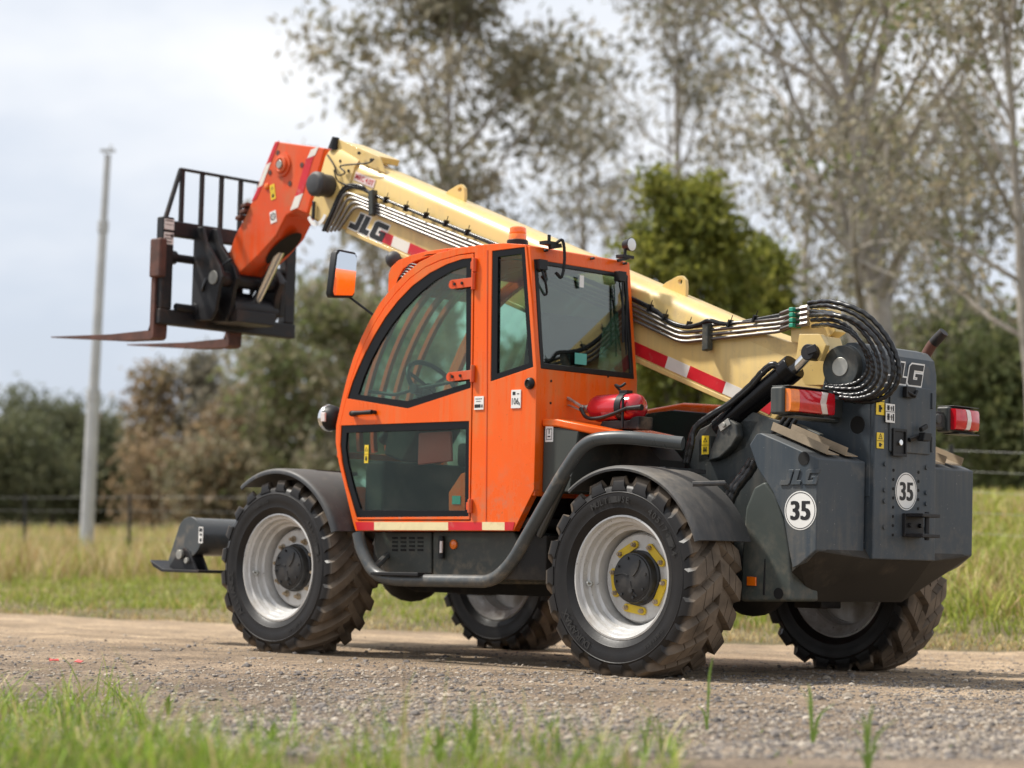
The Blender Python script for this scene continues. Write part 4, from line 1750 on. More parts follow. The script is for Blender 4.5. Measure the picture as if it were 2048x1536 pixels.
# headlamp on the front post
hc = S3(662, 836, -1.0)
mb = MB()
mb.lathe([(.0001, -.02), (.065, -.02), (.078, -.03), (.082, .0), (.07, .05), (.04, .08), (.0001, .085)], hc, 'x', 24)
hl = mb.build('headlamp', 'black_plastic', TH, smooth=50)
mb = MB()
mb.lathe([(.083, -.03), (.086, -.015), (.083, .0)], hc, 'x', 24)
mb.build('trim_ring', 'chrome', hl, smooth=50)
mb = MB()
mb.tube([hc + Vector((.04, 0, 0)), S3(690, 850, -1.02)], .02, 8)
mb.build('lamp_arm', 'black_plastic', hl)
mb = MB()
mb.obox(hc + Vector((.02, -.08, 0)), (.02, 0, 0), (0, .008, 0), (0, 0, .03))
mb.build('side_marker', 'lens_clear', hl, bevel=.006)

# inside the cab
mb = MB()
mb.box(-2.10, -.80, -1.02, -.26, .80, .86)
mb.box(-2.22, -2.05, -1.02, -.26, .86, 1.20)
mb.prism([(-2.30, 1.25), (-2.12, 1.2), (-1.95, 1.42), (-2.05, 1.50), (-2.25, 1.50)], -.80, -.45)
mb.build('cab_floor', 'underbody', CF, bevel=.02)
mb = MB()
mb.box(-1.45, -.95, -.92, -.42, .86, 1.10)
mb.box(-1.52, -.98, -.93, -.41, 1.16, 1.30)
mb.prism([(-1.08, 1.28), (-.90, 1.28), (-.80, 2.02), (-.90, 2.06), (-1.0, 1.95)], -.90, -.44)
mb.box(-1.42, -1.05, -.985, -.935, 1.42, 1.47)
mb.build('seat', 'seat_fabric', CF, bevel=.05, seg=4)
cst = S3(866, 772, -.66)
mb = MB()
ax = Vector((.80, 0, .60)).normalized()
e1 = Vector((0, 1, 0))
e2 = ax.cross(e1)
ring = [cst + (e1 * math.cos(a) + e2 * math.sin(a)) * .19 for a in np.linspace(0, 2 * math.pi, 33)]
mb.tube(ring, .016, 8, close=False)
for k in range(3):
    a = k * 2 * math.pi / 3 + .5
    mb.tube([cst - ax * .03, cst + (e1 * math.cos(a) + e2 * math.sin(a)) * .19], .012, 6)
mb.tube([cst - ax * .02, cst - ax * .55], .04, 10)
mb.build('steering_wheel', 'black_plastic', CF, smooth=60)
mb = MB()
mb.prism(SL([(836, 866), (900, 862), (902, 922), (834, 930)], -1.0), -1.0, -.975)
mb.build('document_pouch', 'pouch_vinyl', DR, bevel=.010, seg=3)
mb = MB()
mb.prism(SL([(930, 945), (932, 1026), (897, 1026), (897, 985), (922, 947)], -1.02), -1.02, -.95)
mb.build('seat_base_cover', 'orange_paint', CF, bevel=.006)
plate(CF, 'label_sticker', S3(913, 1000, -1.021), *LEFT, .07, .05, 'green_sticker', NL)
mb = MB()
for k in range(3):
    mb.tube([(-1.30 + .07 * k, -.42, 1.2), (-1.34 + .07 * k, -.44, 1.55)], .010, 6)
    mb.ball((-1.34 + .07 * k, -.44, 1.57), .022, 8)
mb.box(-1.5, -.9, -.40, -.27, .9, 1.25)
mb.build('control_console', 'black_plastic', CF, bevel=.01)

# ---------------------------------------------------------------- body below and behind the cab
mb = MB()
mb.prism(SL([(748, 1064), (862, 1064), (862, 1148), (775, 1148), (750, 1110)], -.98), -.98, -.60)
TK = mb.build('step_box', 'tank_plastic', TH, bevel=.010)
mb = MB()
for k in range(4):
    for r_ in range(4):
        a = S3(790 + 17 * k, 1076 + 8 * r_, -.9805)
        mb.obox(a, (.024, 0, 0), (0, .002, 0), (0, 0, .006))
mb.each('vent_slot', 'dark_hole', TK, smooth=0)
mb = MB()
mb.prism(SL([(864, 1064), (1030, 1064), (1040, 1100), (1010, 1150), (864, 1150)], -.99), -.99, -.55)
mb.prism(SL([(1000, 1064), (1098, 1066), (1098, 1168), (990, 1168)], -.80), -.80, -.55)
T2 = mb.build('fuel_tank', 'tank_plastic', TH, bevel=.016, seg=3)
mb = MB()
a, b = S3(883, 1072, -1.01), S3(883, 1117, -1.01)
mb.cyl(a, b, .018, n=14)
mb.build('level_gauge', 'black_plastic', T2, bevel=.003)
mb = MB()
a, b = S3(882.5, 1082, -1.026), S3(882.5, 1106, -1.026)
mb.obox((a + b) / 2, (.009, 0, 0), (0, .006, 0), (0, 0, (a.z - b.z) / 2))
mb.build('gauge_glass', 'lens_clear', T2, bevel=.002)
c = S3(908, 1089, -.992)
mb = MB()
mb.lathe([(.028, .002), (.028, -.008), (.022, -.013), (.0001, -.014)], c, 'y', 24)
mb.build('side_reflector', 'reflector_orange', T2, smooth=40)

path = [S3(716, 1066, -1.16), S3(722, 1098, -1.16), S3(748, 1150, -1.16), S3(790, 1160, -1.16), S3(985, 1163, -1.16), S3(1022, 1128, -1.16), S3(1128, 944, -1.16), S3(1172, 880, -1.16), S3(1240, 873, -1.12), S3(1366, 887, -.98)]
mb = MB()
mb.tube(fillet(path, .17, 8), .037, 16)
SR = mb.build('step_rail', 'tube_paint', TH, smooth=60)
mb = MB()
mb.tube([S3(1136, 948, -1.12), S3(1080, 1070, -.95)], .022, 8)
mb.tube([S3(745, 1140, -1.15), S3(775, 1110, -.98)], .02, 8)
mb.each('stay', 'tube_paint', SR)
mb = MB()
for k in range(4):
    a = S3(762 + 24 * k, 1152, -1.17)
    mb.lathe([(.0001, .012), (.018, .012), (.020, .0), (.02, -.012), (.0001, -.012)], a, 'y', 10)
a, b = S3(755, 1147, -1.16), S3(850, 1149, -1.16)
mb.obox((a + b) / 2, (b - a) / 2, (0, .06, 0), (0, 0, .010))
mb.build('step_tread', 'black_plastic', SR, bevel=.004)

# hood shelf behind the cab
mb = MB()
top = [(-.734, -1.03, 1.42), (-.62, -1.03, 1.415), (-.38, -1.02, 1.372), (-.12, -.90, 1.325), (-.04, -.76, 1.312), (-.22, -.46, 1.345), (-.734, -.46, 1.44)]
n = len(top)
v = [t for t in top] + [(x, y, z - .045) for x, y, z in top]
f = [tuple(range(n)), tuple(reversed(range(n, 2 * n)))] + [(i, (i + 1) % n, (i + 1) % n + n, i + n) for i in range(n)]
mb.add(v, f)
HD = mb.build('hood_shelf', 'orange_paint', TH, bevel=.012, seg=3)
mb = MB()
mb.prism([(-.73, 1.0), (-.73, 1.372), (-.60, 1.368), (-.46, 1.345), (-.52, 1.0)], -1.02, -.60)
hp = mb.build('hood_side', 'tank_plastic', HD, bevel=.01)
mb = MB()
mb.prism([(-.72, .55), (-.72, 1.33), (-.30, 1.29), (-.20, 1.20), (-.20, .55)], -.62, -.40)
mb.build('inner_bay', 'underbody', HD)
mb = MB()
mb.prism(SL([(1085, 978), (1240, 978), (1240, 996), (1090, 996)], -.72), -.72, -.62)
mb.build('orange_rail', 'red_orange_paint', HD, bevel=.004)
plate(HD, 'lifting_sticker', S3(1099, 868, -1.021), *LEFT, .06, .09, 'sticker_white', NL, marks=[('q', -.35, .35, .30, .34), ('q', -.35, .35, -.36, -.32), ('q', -.36, -.31, -.36, .34), ('q', .31, .36, -.36, .34), ('q', -.05, .05, .0, .3), ('q', -.18, .18, -.2, -.12)])

# engine cover on the far side
mb = MB()
ec = [(-1.95, .62), (-1.95, 1.25), (-1.70, 1.44), (-1.10, 1.565), (-.78, 1.60), (-.45, 1.575), (-.15, 1.47), (.05, 1.30), (.05, .95), (-.3, .62)]
mb.prism(ec, .26, 1.02)
mb.build('engine_cover', 'orange_paint', TH, bevel=.05, seg=4)
mb = MB()
mb.prism([(-1.25, 1.05), (-1.25, 1.45), (-1.0, 1.535), (-.78, 1.55), (-.42, 1.515), (-.10, 1.40), (.22, 1.28), (.22, 1.05)], .19, .258)
mb.build('radiator_cover', 'black_plastic', TH, bevel=.01)

# front stabiliser foot
ys = -.72
mb = MB()
ctr = S(405, 1080, ys)
mb.prism([(ctr[0] - .02 + .135 * math.cos(a), ctr[1] + .02 + .135 * math.sin(a)) for a in np.linspace(R(-60), R(150), 14)] + [(ctr[0] - .24, ctr[1] - .14), (ctr[0] - .22, ctr[1] - .20), (ctr[0] - .06, ctr[1] - .16)], ys - .10, ys - .075)
mb.cyl((ctr[0] - .02, ys - .08, ctr[1] + .02), (ctr[0] - .02, .72, ctr[1] + .02), .128, n=24)
mb.prism([(ctr[0] - .1, ctr[1] - .1), (-3.2, .55), (-3.2, .85), (ctr[0], ctr[1] + .12)], -.3, .3)
ST = mb.build('stabiliser', 'tube_paint', TH, bevel=.006)
ST['label'] = 'grey front stabiliser with flat steel foot'
mb = MB()
x0, z0 = ctr[0] - .28, .50
foot = [(x0 - .04, z0 + .06), (x0 + .0, z0 + .015), (x0 + .10, z0 - .02), (x0 + .50, z0 - .02), (x0 + .50, z0 + .0), (x0 + .11, z0 + .0), (x0 + .0, z0 + .045)]
mb.prism(foot, ys - .20, ys + .12)
for y in (ys - .11, ys - .02):
    mb.prism([(x0 + .05, z0), (x0 + .36, z0), (x0 + .28, z0 + .12), (x0 + .22, z0 + .15), (x0 + .15, z0 + .11)], y, y + .02)
mb.build('foot_pad', 'black_steel', ST, bevel=.004)
mb = MB()
mb.cyl((x0 + .21, ys - .12, z0 + .10), (x0 + .21, ys - .145, z0 + .10), .032, n=16)
mb.cyl((x0 + .28, ys - .12, z0 + .06), (x0 + .28, ys - .14, z0 + .06), .020, n=12)
mb.build('pin', 'dull_steel', ST, bevel=.003)
plate(ST, 'label_sticker', S3(402, 1070, ys - .10), *LEFT, .045, .11, 'sticker_white', NL, marks=[('q', -.35, .35, .2, .42), ('q', -.2, .3, -.05, .1), ('q', -.2, .3, -.4, -.2)])
# ---------------------------------------------------------------- boom
BETA = R(21.3)
BE = Vector((-math.cos(BETA), 0, math.sin(BETA)))
BN = Vector((math.sin(BETA), 0, math.cos(BETA)))
BA = Vector((.214, 0, 1.442))


def BP(s, n, y):
    return BA + BE * s + BN * n + Vector((0, y, 0))


def bsn(u, v, y):
    p_ = S3(u, v, y) - BA
    return p_.dot(BE), p_.dot(BN)


HB = .155


def loft(mb, secs):
    """closed sections of equal length joined end to end"""
    k = len(secs[0])
    v = [p_ for s_ in secs for p_ in s_]
    f = []
    for i in range(len(secs) - 1):
        for j in range(k):
            j2 = (j + 1) % k
            f.append((i * k + j, i * k + j2, (i + 1) * k + j2, (i + 1) * k + j))
    f += [tuple(range(k)), tuple((len(secs) - 1) * k + j for j in reversed(range(k)))]
    mb.add(v, f)


def bsec(s, n0, n1, hb, ch=.055):
    return [BP(s, n0, -hb + .02), BP(s, n0 + .02, -hb), BP(s, n1 - ch - .02, -hb), BP(s, n1 - ch * .45, -hb + ch * .45), BP(s, n1, -hb + ch + .02), BP(s, n1, hb - ch - .02), BP(s, n1 - ch * .45, hb - ch * .45), BP(s, n1 - ch - .02, hb), BP(s, n0 + .02, hb), BP(s, n0, hb - .02)]


mb = MB()
loft(mb, [bsec(.02, .0, .44, HB), bsec(4.0, -.03, .455, HB)])
BM = mb.build('boom', 'cream_paint', TH, smooth=40)
mb = MB()
rear = SL([(1548, 845), (1572, 815), (1650, 775), (1690, 772)], -HB)
pv = S(1690, 735, -.30)
arc = [(pv[0] - .03 + .125 * math.cos(a), pv[1] + .125 * math.sin(a)) for a in np.linspace(R(-70), R(75), 9)]
mb.prism(rear[:3] + arc + [BP(.10, .46, 0).xz, BP(.35, .44, 0).xz, BP(.3, .0, 0).xz] if False else rear[:3] + arc + [(BP(.05, .455, 0).x, BP(.05, .455, 0).z), (BP(.5, .43, 0).x, BP(.5, .43, 0).z), (BP(.4, .02, 0).x, BP(.4, .02, 0).z)], -HB + .002, HB - .002)
mb.build('boom_heel', 'cream_paint', BM, bevel=.015, seg=3)
mb = MB()      # seam strip along the lower edge
mb.add([BP(.15, -.012, -HB - .004), BP(3.9, -.042, -HB - .004), BP(3.9, -.012, -HB - .004), BP(.15, .018, -HB - .004), BP(.15, -.012, -HB + .05), BP(3.9, -.042, -HB + .05), BP(3.9, -.012, -HB + .05), BP(.15, .018, -HB + .05)],
       [(0, 1, 2, 3), (7, 6, 5, 4), (0, 4, 5, 1), (3, 2, 6, 7), (0, 3, 7, 4), (1, 5, 6, 2)])
mb.build('lower_flange', 'cream_paint', BM, bevel=.005)
mb = MB()      # front collar
loft(mb, [bsec(3.985, -.03, .47, HB + .008, .05), bsec(4.20, -.06, .49, HB + .012, .05), bsec(4.30, -.05, .46, HB + .012, .05)])
CO = mb.build('front_collar', 'cream_paint', BM, smooth=35)
mb = MB()
mb.obox(BP(4.06, .50, .0), BE * .20, (0, .11, 0), BN * .022)
mb.prism([(BP(3.70, .44, 0).x, BP(3.70, .44, 0).z), (BP(3.80, .525, 0).x, BP(3.80, .525, 0).z), (BP(4.28, .53, 0).x, BP(4.28, .53, 0).z), (BP(4.28, .43, 0).x, BP(4.28, .43, 0).z)], -.135, -.118)
mb.build('wear_pad_bracket', 'cream_paint', BM, bevel=.006)
mb = MB()
for s_, n_ in ((3.84, .49), (3.98, .50), (4.14, .40), (4.03, .36)):
    mb.cyl(BP(s_, n_, -HB - .0), BP(s_, n_, -HB - .014), .011, n=8)
a = BP(4.27, .45, -.14)
mb.tube([a, a + Vector((.02, 0, .085))], [.042, .025], 10)
mb.each('bolt', 'black_plastic', BM)
for px, py, y in ((917, 398, .0), (1357, 583, .0)):
    s_, n_ = bsn(px, py, y)
    o = [(-.13, .44), (-.105, .475), (-.035, .535), (.0, .55), (.035, .535), (.055, .50), (.075, .44)]
    o = [(-a, b) for a, b in o]
    o2 = [((BP(s_ + a, b, 0)).x, (BP(s_ + a, b, 0)).z) for a, b in o]
    hc_ = BP(s_ + .0, .512, 0)
    hole = [(hc_.x + .016 * math.cos(a), hc_.z + .016 * math.sin(a)) for a in np.linspace(0, 2 * math.pi, 12, endpoint=False)]
    mb = MB()
    mb.prism(o2, y - .013, y + .013, holes=[hole])
    mb.build('lifting_eye', 'cream_paint', BM, bevel=.003)
# reflective tape on the lower side of the boom
yf = -HB
for u0, v0, u1, v1, mt in ((757, 478, 783, 489, 'tape_red'), (783, 489, 816, 503, 'tape_white'), (816, 503, 870, 525, 'tape_red'), (1240, 705, 1330, 735, 'tape_red'), (1330, 735, 1373, 757, 'tape_white'), (1373, 757, 1445, 787, 'tape_red'), (1445, 787, 1512, 815, 'tape_white'), (1512, 815, 1540, 828, 'tape_red')):
    s0, s1 = bsn(u0, v0, yf)[0], bsn(u1, v1, yf)[0]
    mb = MB()
    mb.obox(BP((s0 + s1) / 2, .065 - .0075 * (s0 + s1) / 2, yf - .0015), BE * (abs(s1 - s0) / 2), (0, .001, 0), BN * .036)
    mb.build('reflective_tape', mt, BM, smooth=0)
s_, n_ = bsn(700, 446, yf)
logo(BM, BP(3.885, .0, yf), -BE, BN, .124, .001, 'sticker_ink', 'sticker_white', .26, NL)
s_, n_ = bsn(730, 357, -HB + .0)
plate(BM, 'capacity_sticker', BP(3.855, .345, -HB - .001), -BE, BN, .215, .06, 'sticker_pink', NL)
mb = MB()
mb.text('MRC 4.0T', BP(3.855, .345, -HB - .005), -BE, BN, .036, .95)
mb.build('print', 'tape_red', BM, smooth=0)

# steel service pipes along the boom
yp = -HB - .035
for i in range(4):
    p_ = [S3(654 + 7.5 * i, 464 - i, yp), S3(690 + 7 * i, 383 + 9 * i, yp), S3(1270, 611 + 10 * i, yp), S3(1362, 656 + 9.5 * i, yp), S3(1562, 637 + 8.5 * i, yp), S3(1590, 628 + 8 * i, yp + .0)]
    mb = MB()
    mb.tube(fillet(p_, .07, 5), .0105, 8)
    mb.build('service_pipe', 'pipe_steel', BM, smooth=60)
for i in range(2):
    mb = MB()
    p_ = [S3(646 + 4 * i, 462, yp - .01), S3(660 + 3 * i, 430, yp - .015), S3(687 + 4 * i, 376 + 4 * i, yp), S3(722, 372 + 6 * i, yp), S3(760, 395, yp), S3(985, 485 + 3 * i, yp), S3(1270, 599 + 3 * i, yp), S3(1335, 640 + 3 * i, yp), S3(1372, 652 + 3 * i, yp - .01), S3(1398, 648 + 2 * i, yp - .02), S3(1418, 640 + 2 * i, yp - .04), S3(1442, 646 + 2 * i, yp - .02), S3(1470, 646, yp), S3(1560, 630 + 3 * i, yp)]
    mb.tube(spline(p_, 5), .011, 7)
    mb.build('control_hose', 'hose_rubber', BM, smooth=60)
mb = MB()
for u, v in ((772, 402), (812, 418), (852, 433), (892, 449), (935, 467), (1300, 618), (1330, 637), (1378, 652), (1460, 649), (1510, 640)):
    a = S3(u, v - 2, yp)
    mb.obox(a, BE * .006, (0, .02, 0), BN * .022)
    mb.tube([a, a + BN * .05], .003, 5)
mb.each('cable_tie', 'black_plastic', BM)
for (u, v) in ((746, 406), (1415, 672)):
    a = S3(u, v, yp - .012)
    mb = MB()
    mb.obox(a, Vector((.022, 0, .004)), (0, .026, 0), Vector((-.006 if u < 1000 else 0, 0, .085)))
    mb.build('pipe_clamp', 'tank_plastic', BM, bevel=.006)
# manifold with green clamps, hoses to the tower
mb = MB()
mb.prism(SL([(1558, 628), (1578, 612), (1640, 615), (1650, 660), (1610, 690), (1560, 680)], -.30), -.20, -.10)
mb.build('manifold_bracket', 'cream_paint', BM, bevel=.006)
for k in range(4):
    a = S3(1590, 620 + 10.5 * k, -.24)
    mb = MB()
    mb.obox(a, (.014, 0, 0), (0, .04, 0), (0, 0, .012))
    mb.build('hose_clamp', 'green_plastic', BM, bevel=.004)
    mb = MB()
    mb.tube([a + Vector((-.12, .03, -.01)), a + Vector((-.04, 0, .0)), a + Vector((.06, -.01, .004))], .011, 8)
    mb.tube([a + Vector((.05, -.01, .003)), a + Vector((.10, -.01, .008))], .017, 6)
    mb.build('hose_fitting', 'pipe_steel', BM, smooth=50)
hs = [[(1622, 613), (1660, 612), (1712, 630), (1755, 668), (1781, 708), (1786, 748), (1768, 782), (1735, 797), (1700, 795)],
      [(1622, 622), (1668, 628), (1712, 650), (1742, 686), (1757, 722), (1756, 756), (1735, 782), (1702, 790), (1668, 786)],
      [(1624, 640), (1668, 641), (1700, 658), (1724, 690), (1736, 722), (1732, 748), (1712, 766), (1682, 772), (1650, 771)],
      [(1626, 652), (1660, 650), (1700, 664), (1734, 700), (1746, 730), (1742, 756), (1720, 776), (1685, 778), (1652, 775)],
      [(1618, 606), (1668, 604), (1728, 626), (1770, 668), (1794, 715), (1797, 756), (1778, 788), (1742, 803), (1690, 800)],
      [(1622, 630), (1660, 630), (1706, 640), (1746, 672), (1768, 714), (1770, 752), (1752, 784), (1718, 797), (1680, 795)]]
for k, h in enumerate(hs):
    yy = (-.36, -.43, -.37, -.41, -.34, -.46)[k]
    q = spline([S3(u, v, (-.26 if j == 0 else yy - .02 * math.sin(j))) for j, (u, v) in enumerate(h)], 16)
    mb = MB()
    mb.tube(q, .0125 if k < 4 else .0140, 8, ribs=.11)
    mb.build('hydraulic_hose', 'hose_rubber', BM, smooth=50)

# rod bracket and lift cylinder
mb = MB()
mb.prism(SL([(1598, 700), (1600, 668), (1640, 668), (1652, 690), (1640, 722), (1618, 712)], -.40), -.40, -.36)
mb.prism(SL([(1590, 730), (1598, 668), (1650, 672), (1670, 740), (1650, 770), (1610, 770)], -.30), -.30, -HB)
mb.build('cylinder_bracket', 'cream_paint', BM, bevel=.008)
p0, p1, p2 = S3(1450, 850, -.42), S3(1592, 738, -.42), S3(1622, 705, -.42)
dv = (p2 - p0).normalized()
mb = MB()
mb.cyl(p0 - dv * .05, p0 + dv * ((p1 - p0).length - .05), .064, n=24)
mb.cyl(p0 + dv * ((p1 - p0).length - .08), p0 + dv * (p1 - p0).length, .075, n=24)
LC = mb.build('lift_cylinder', 'black_gloss', TH, bevel=.008)
mb = MB()
mb.cyl(p1 - dv * .05, p2, .030, n=18)
mb.build('piston_rod', 'chrome', LC)
mb = MB()
mb.cyl(p2 + Vector((0, -.035, 0)), p2 + Vector((0, .05, 0)), .045, n=20)
mb.obox(p2 + Vector((.03, -.035, .012)), (.03, 0, .008), (0, .006, 0), (-.006, 0, .022))
mb.build('rod_eye', 'black_steel', LC, bevel=.005)
mb = MB()
mb.prism(SL([(1428, 880), (1436, 852), (1458, 838), (1472, 848), (1475, 872), (1462, 895), (1440, 915), (1415, 922), (1418, 905)], -.50), -.50, -.44)
mb.prism(SL([(1395, 880), (1420, 845), (1480, 838), (1520, 840), (1490, 900), (1440, 925), (1395, 925)], -.44), -.44, -.36)
mb.build('cylinder_mount', 'grey_paint', TH, bevel=.010)
mb = MB()
c = S3(1450, 850, -.50)
mb.obox(c, (.035, 0, .02), (0, .008, 0), (-.01, 0, .018))
mb.cyl(c - Vector((0, .008, 0)), c - Vector((0, .018, 0)), .014, n=8)
mb.build('pin_keeper', 'dull_steel', TH, bevel=.003)
plate(TH, 'warning_sticker', S3(1411, 890, -.5), *LEFT, .05, .105, 'sticker_yellow', NL, marks=WARN)
mb = MB()
mb.prism(SL([(1402, 872), (1421, 872), (1421, 910), (1402, 910)], -.497), -.497, -.43)
mb.build('sticker_panel', 'grey_paint', TH)
for k in range(2):
    mb = MB()
    mb.tube(spline([S3(1560, 735 + 2 * k, -.46), S3(1545, 728 + 4 * k, -.48), S3(1525, 742 + 6 * k, -.48), S3(1500, 770 + 6 * k, -.48), S3(1460, 805 + 4 * k, -.49), S3(1420, 830 + 4 * k, -.52), S3(1390, 855 + 4 * k, -.54), S3(1378 + 6 * k, 890, -.55), S3(1370 + 6 * k, 925, -.55)], 12), .0155, 8, ribs=.06)
    mb.build('cylinder_hose', 'hose_rubber', LC, smooth=50)
mb = MB()
mb.tube([S3(1560, 735, -.46), S3(1545, 728, -.48), S3(1525, 745, -.48)], .014, 8)
mb.build('hose_fitting', 'dull_steel', LC)
for k in range(3):
    mb = MB()
    mb.tube(spline([S3(1590 + 10 * k, 800, -.40), S3(1570 + 12 * k, 835, -.46), S3(1545 + 14 * k, 868, -.46)], 8), .013, 8)
    mb.build('return_hose', 'hose_rubber', TH, smooth=60)
for k in range(2):
    mb = MB()
    mb.tube(spline([S3(1505 + 8 * k, 920, -.58), S3(1490 + 9 * k, 945, -.58), S3(1466 + 9 * k, 975, -.60), S3(1450 + 9 * k, 1005, -.62)], 10), .026, 10, ribs=.05)
    mb.build('steering_hose', 'hose_rubber', TH, smooth=60)

# drum cap and gauge at the boom front
c = S3(655, 372, -.18)
mb = MB()
mb.lathe([(.078, .03), (.078, -.07), (.086, -.075), (.086, -.115), (.074, -.13), (.06, -.135), (.0001, -.137)], c, 'y', 30)
mb.build('reel_cap', 'mudguard_plastic', BM, smooth=35)
mb = MB()
a = S3(627, 420, -.185)
mb.obox(a, BE * .013, (0, .008, 0), Vector((.002, 0, .062)))
mb.build('angle_indicator', 'black_plastic', BM, bevel=.004)
c = S3(634, 428, -.172)
mb = MB()
v, f = [], []
for i in range(11):
    w_ = R(200 + i * 14)
    for r_ in (.075, .105):
        v.append((c.x + r_ * math.cos(w_), c.y, c.z + .02 + r_ * math.sin(w_)))
for i in range(10):
    f.append((2 * i, 2 * i + 1, 2 * i + 3, 2 * i + 2))
mb.add(v, f)
mb.build('angle_scale', 'sticker_white', BM, smooth=0)
mb = MB()
q = [S3(655, 310, -.17), S3(668, 330, -.19), S3(676, 350, -.19), S3(690, 345, -.19), S3(680, 334, -.19), S3(690, 330, -.19), S3(735, 326, -.185), S3(748, 318, -.18)]
mb.tube(spline(q, 6), .006, 6)
mb.tube(spline([S3(668, 340, -.19), S3(676, 362, -.19), S3(700, 372, -.2), S3(730, 375, -.2)], 6), .006, 6)
mb.build('sensor_cable', 'black_plastic', BM)

# ---------------------------------------------------------------- boom head
yh = -.13
HO = [(549, 282), (560, 284), (650, 296), (632, 360), (614, 428), (592, 420), (572, 432), (552, 472), (520, 508), (492, 534), (470, 556), (459, 562), (455, 540), (452, 520), (470, 470), (486, 440), (504, 402), (524, 345)]
mb = MB()
mb.prism(SL(HO, yh), yh, -yh)
BH = mb.build('boom_head', 'red_orange_paint', TH, bevel=.012, seg=3)
mb = MB()     # oval opening in the lower face, seen as a dark recess
A, B = S3(580, 455, .0), S3(505, 525, .0)
axd = (B - A).normalized()
nd = Vector((axd.z, 0, -axd.x))
if nd.x < 0:
    nd = -nd
cc_ = (A + B) / 2
v = [cc_ + nd * .0 + axd * (.17 * math.cos(a)) + Vector((0, .085 * math.sin(a), 0)) for a in np.linspace(0, 2 * math.pi, 28, endpoint=False)]
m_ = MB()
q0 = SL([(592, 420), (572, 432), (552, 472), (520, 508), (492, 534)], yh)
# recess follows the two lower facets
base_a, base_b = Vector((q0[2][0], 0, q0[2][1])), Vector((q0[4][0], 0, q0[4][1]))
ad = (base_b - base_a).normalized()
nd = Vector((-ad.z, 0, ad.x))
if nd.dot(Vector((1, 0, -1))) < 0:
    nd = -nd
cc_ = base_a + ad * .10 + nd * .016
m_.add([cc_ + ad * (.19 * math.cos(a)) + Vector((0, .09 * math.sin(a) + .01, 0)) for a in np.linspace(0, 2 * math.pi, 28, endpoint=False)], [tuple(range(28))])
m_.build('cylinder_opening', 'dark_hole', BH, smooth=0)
c = S3(566, 330, yh)
mb = MB()
mb.lathe([(.085, .0), (.085, -.012), (.060, -.014), (.060, -.030), (.046, -.034), (.040, -.030), (.0001, -.030)], c, 'y', 30)
mb.build('pin_boss', 'red_orange_paint', BH, smooth=35)
mb = MB()
mb.cyl(c - Vector((0, .028, 0)), c - Vector((0, .040, 0)), .030, n=18)
mb.build('head_pin', 'dull_steel', BH, bevel=.004)
mb = MB()
for u, v_ in ((556, 306), (540, 345), (580, 367), (604, 330)):
    q = S3(u, v_, yh - .001)
    mb.cyl(q, q - Vector((0, .003, 0)), .019, n=14)
mb.each('bolt_recess', 'rusty_steel', BH)
for u0, v0, u1, v1, mt in ((551, 284, 534, 327, 'tape_red'), (534, 327, 517, 373, 'tape_white'), (517, 373, 505, 400, 'tape_red')):
    a, b = S3(u0 + 3, v0, yh - .002), S3(u1 + 3, v1, yh - .002)
    mb = MB()
    mb.obox((a + b) / 2, (b - a) / 2, (0, .0008, 0), Vector((.026, 0, .008)))
    mb.build('reflective_tape', mt, BH, smooth=0)
for u0, v0, u1, v1, mt in ((632, 296, 624, 314, 'tape_white'), (622, 314, 600, 390, 'tape_red'), (600, 390, 590, 418, 'tape_white')):
    a, b = S3(u0 - 2, v0, yh - .002), S3(u1 - 2, v1, yh - .002)
    mb = MB()
    mb.obox((a + b) / 2, (b - a) / 2, (0, .0008, 0), Vector((.042, 0, .008)))
    mb.build('reflective_tape', mt, BH, smooth=0)
c = S3(534, 373, yh - .001)
mb = MB()
mb.lathe([(.022, 0), (.022, -.008), (.016, -.012), (.0001, -.013)], c, 'y', 18)
mb.build('reflector', 'reflector_orange', BH, smooth=40)
plate(BH, 'warning_sticker', S3(546, 384, yh), Vector((.97, 0, .2)), Vector((-.2, 0, .97)), .05, .11, 'sticker_yellow', NL, d=.002, marks=WARN)
plate(BH, 'round_sticker', S3(547, 434, yh), Vector((.97, 0, .2)), Vector((-.2, 0, .97)), .065, .085, 'sticker_white', NL, d=.002, marks=[('s', 'O', 0, .02, .055), ('s', '25', 0, .02, .018)])
mb = MB()
for u, v_ in ((497, 412), (494, 424), (486, 436)):
    q = S3(u, v_, yh + .02)
    mb.obox(q, (.03, 0, .006), (0, .05, 0), (0, 0, .014))
mb.build('valve_block', 'rusty_steel', BH, bevel=.006)

# ---------------------------------------------------------------- fork carriage
FX = -4.90


def fy(u, v):
    return X(u, v, FX)


mb = MB()
zt, zb = 3.0, 2.285
for s in (-1, 1):
    yy = s * .575
    mb.box(FX - .03, FX + .05, yy - .05, yy + .05, zb + .056, zt)
mb.box(FX - .025, FX + .04, -.524, .524, zt - .13, zt - .02)
mb.box(FX - .035, FX + .056, -.632, .632, zb - .055, zb + .055)
FC = mb.build('fork_carriage', 'black_steel', TH, bevel=.010)
FC['label'] = 'black steel fork carriage on the boom head'
mb = MB()
mb.cyl((FX, -.57, 2.72), (FX, .57, 2.72), .030, n=14)
mb.cyl((FX, -.54, 2.72), (FX, -.48, 2.72), .050, n=14)
mb.build('fork_shaft', 'black_steel', FC)
zg = 3.36
for k, y in enumerate((-.42, -.24, -.06, .12, .30, .42)):
    mb = MB()
    mb.box(FX - .03, FX - .005, y - .016, y + .016, zt - .02, zg)
    mb.build('guard_bar', 'black_steel', FC, bevel=.003)
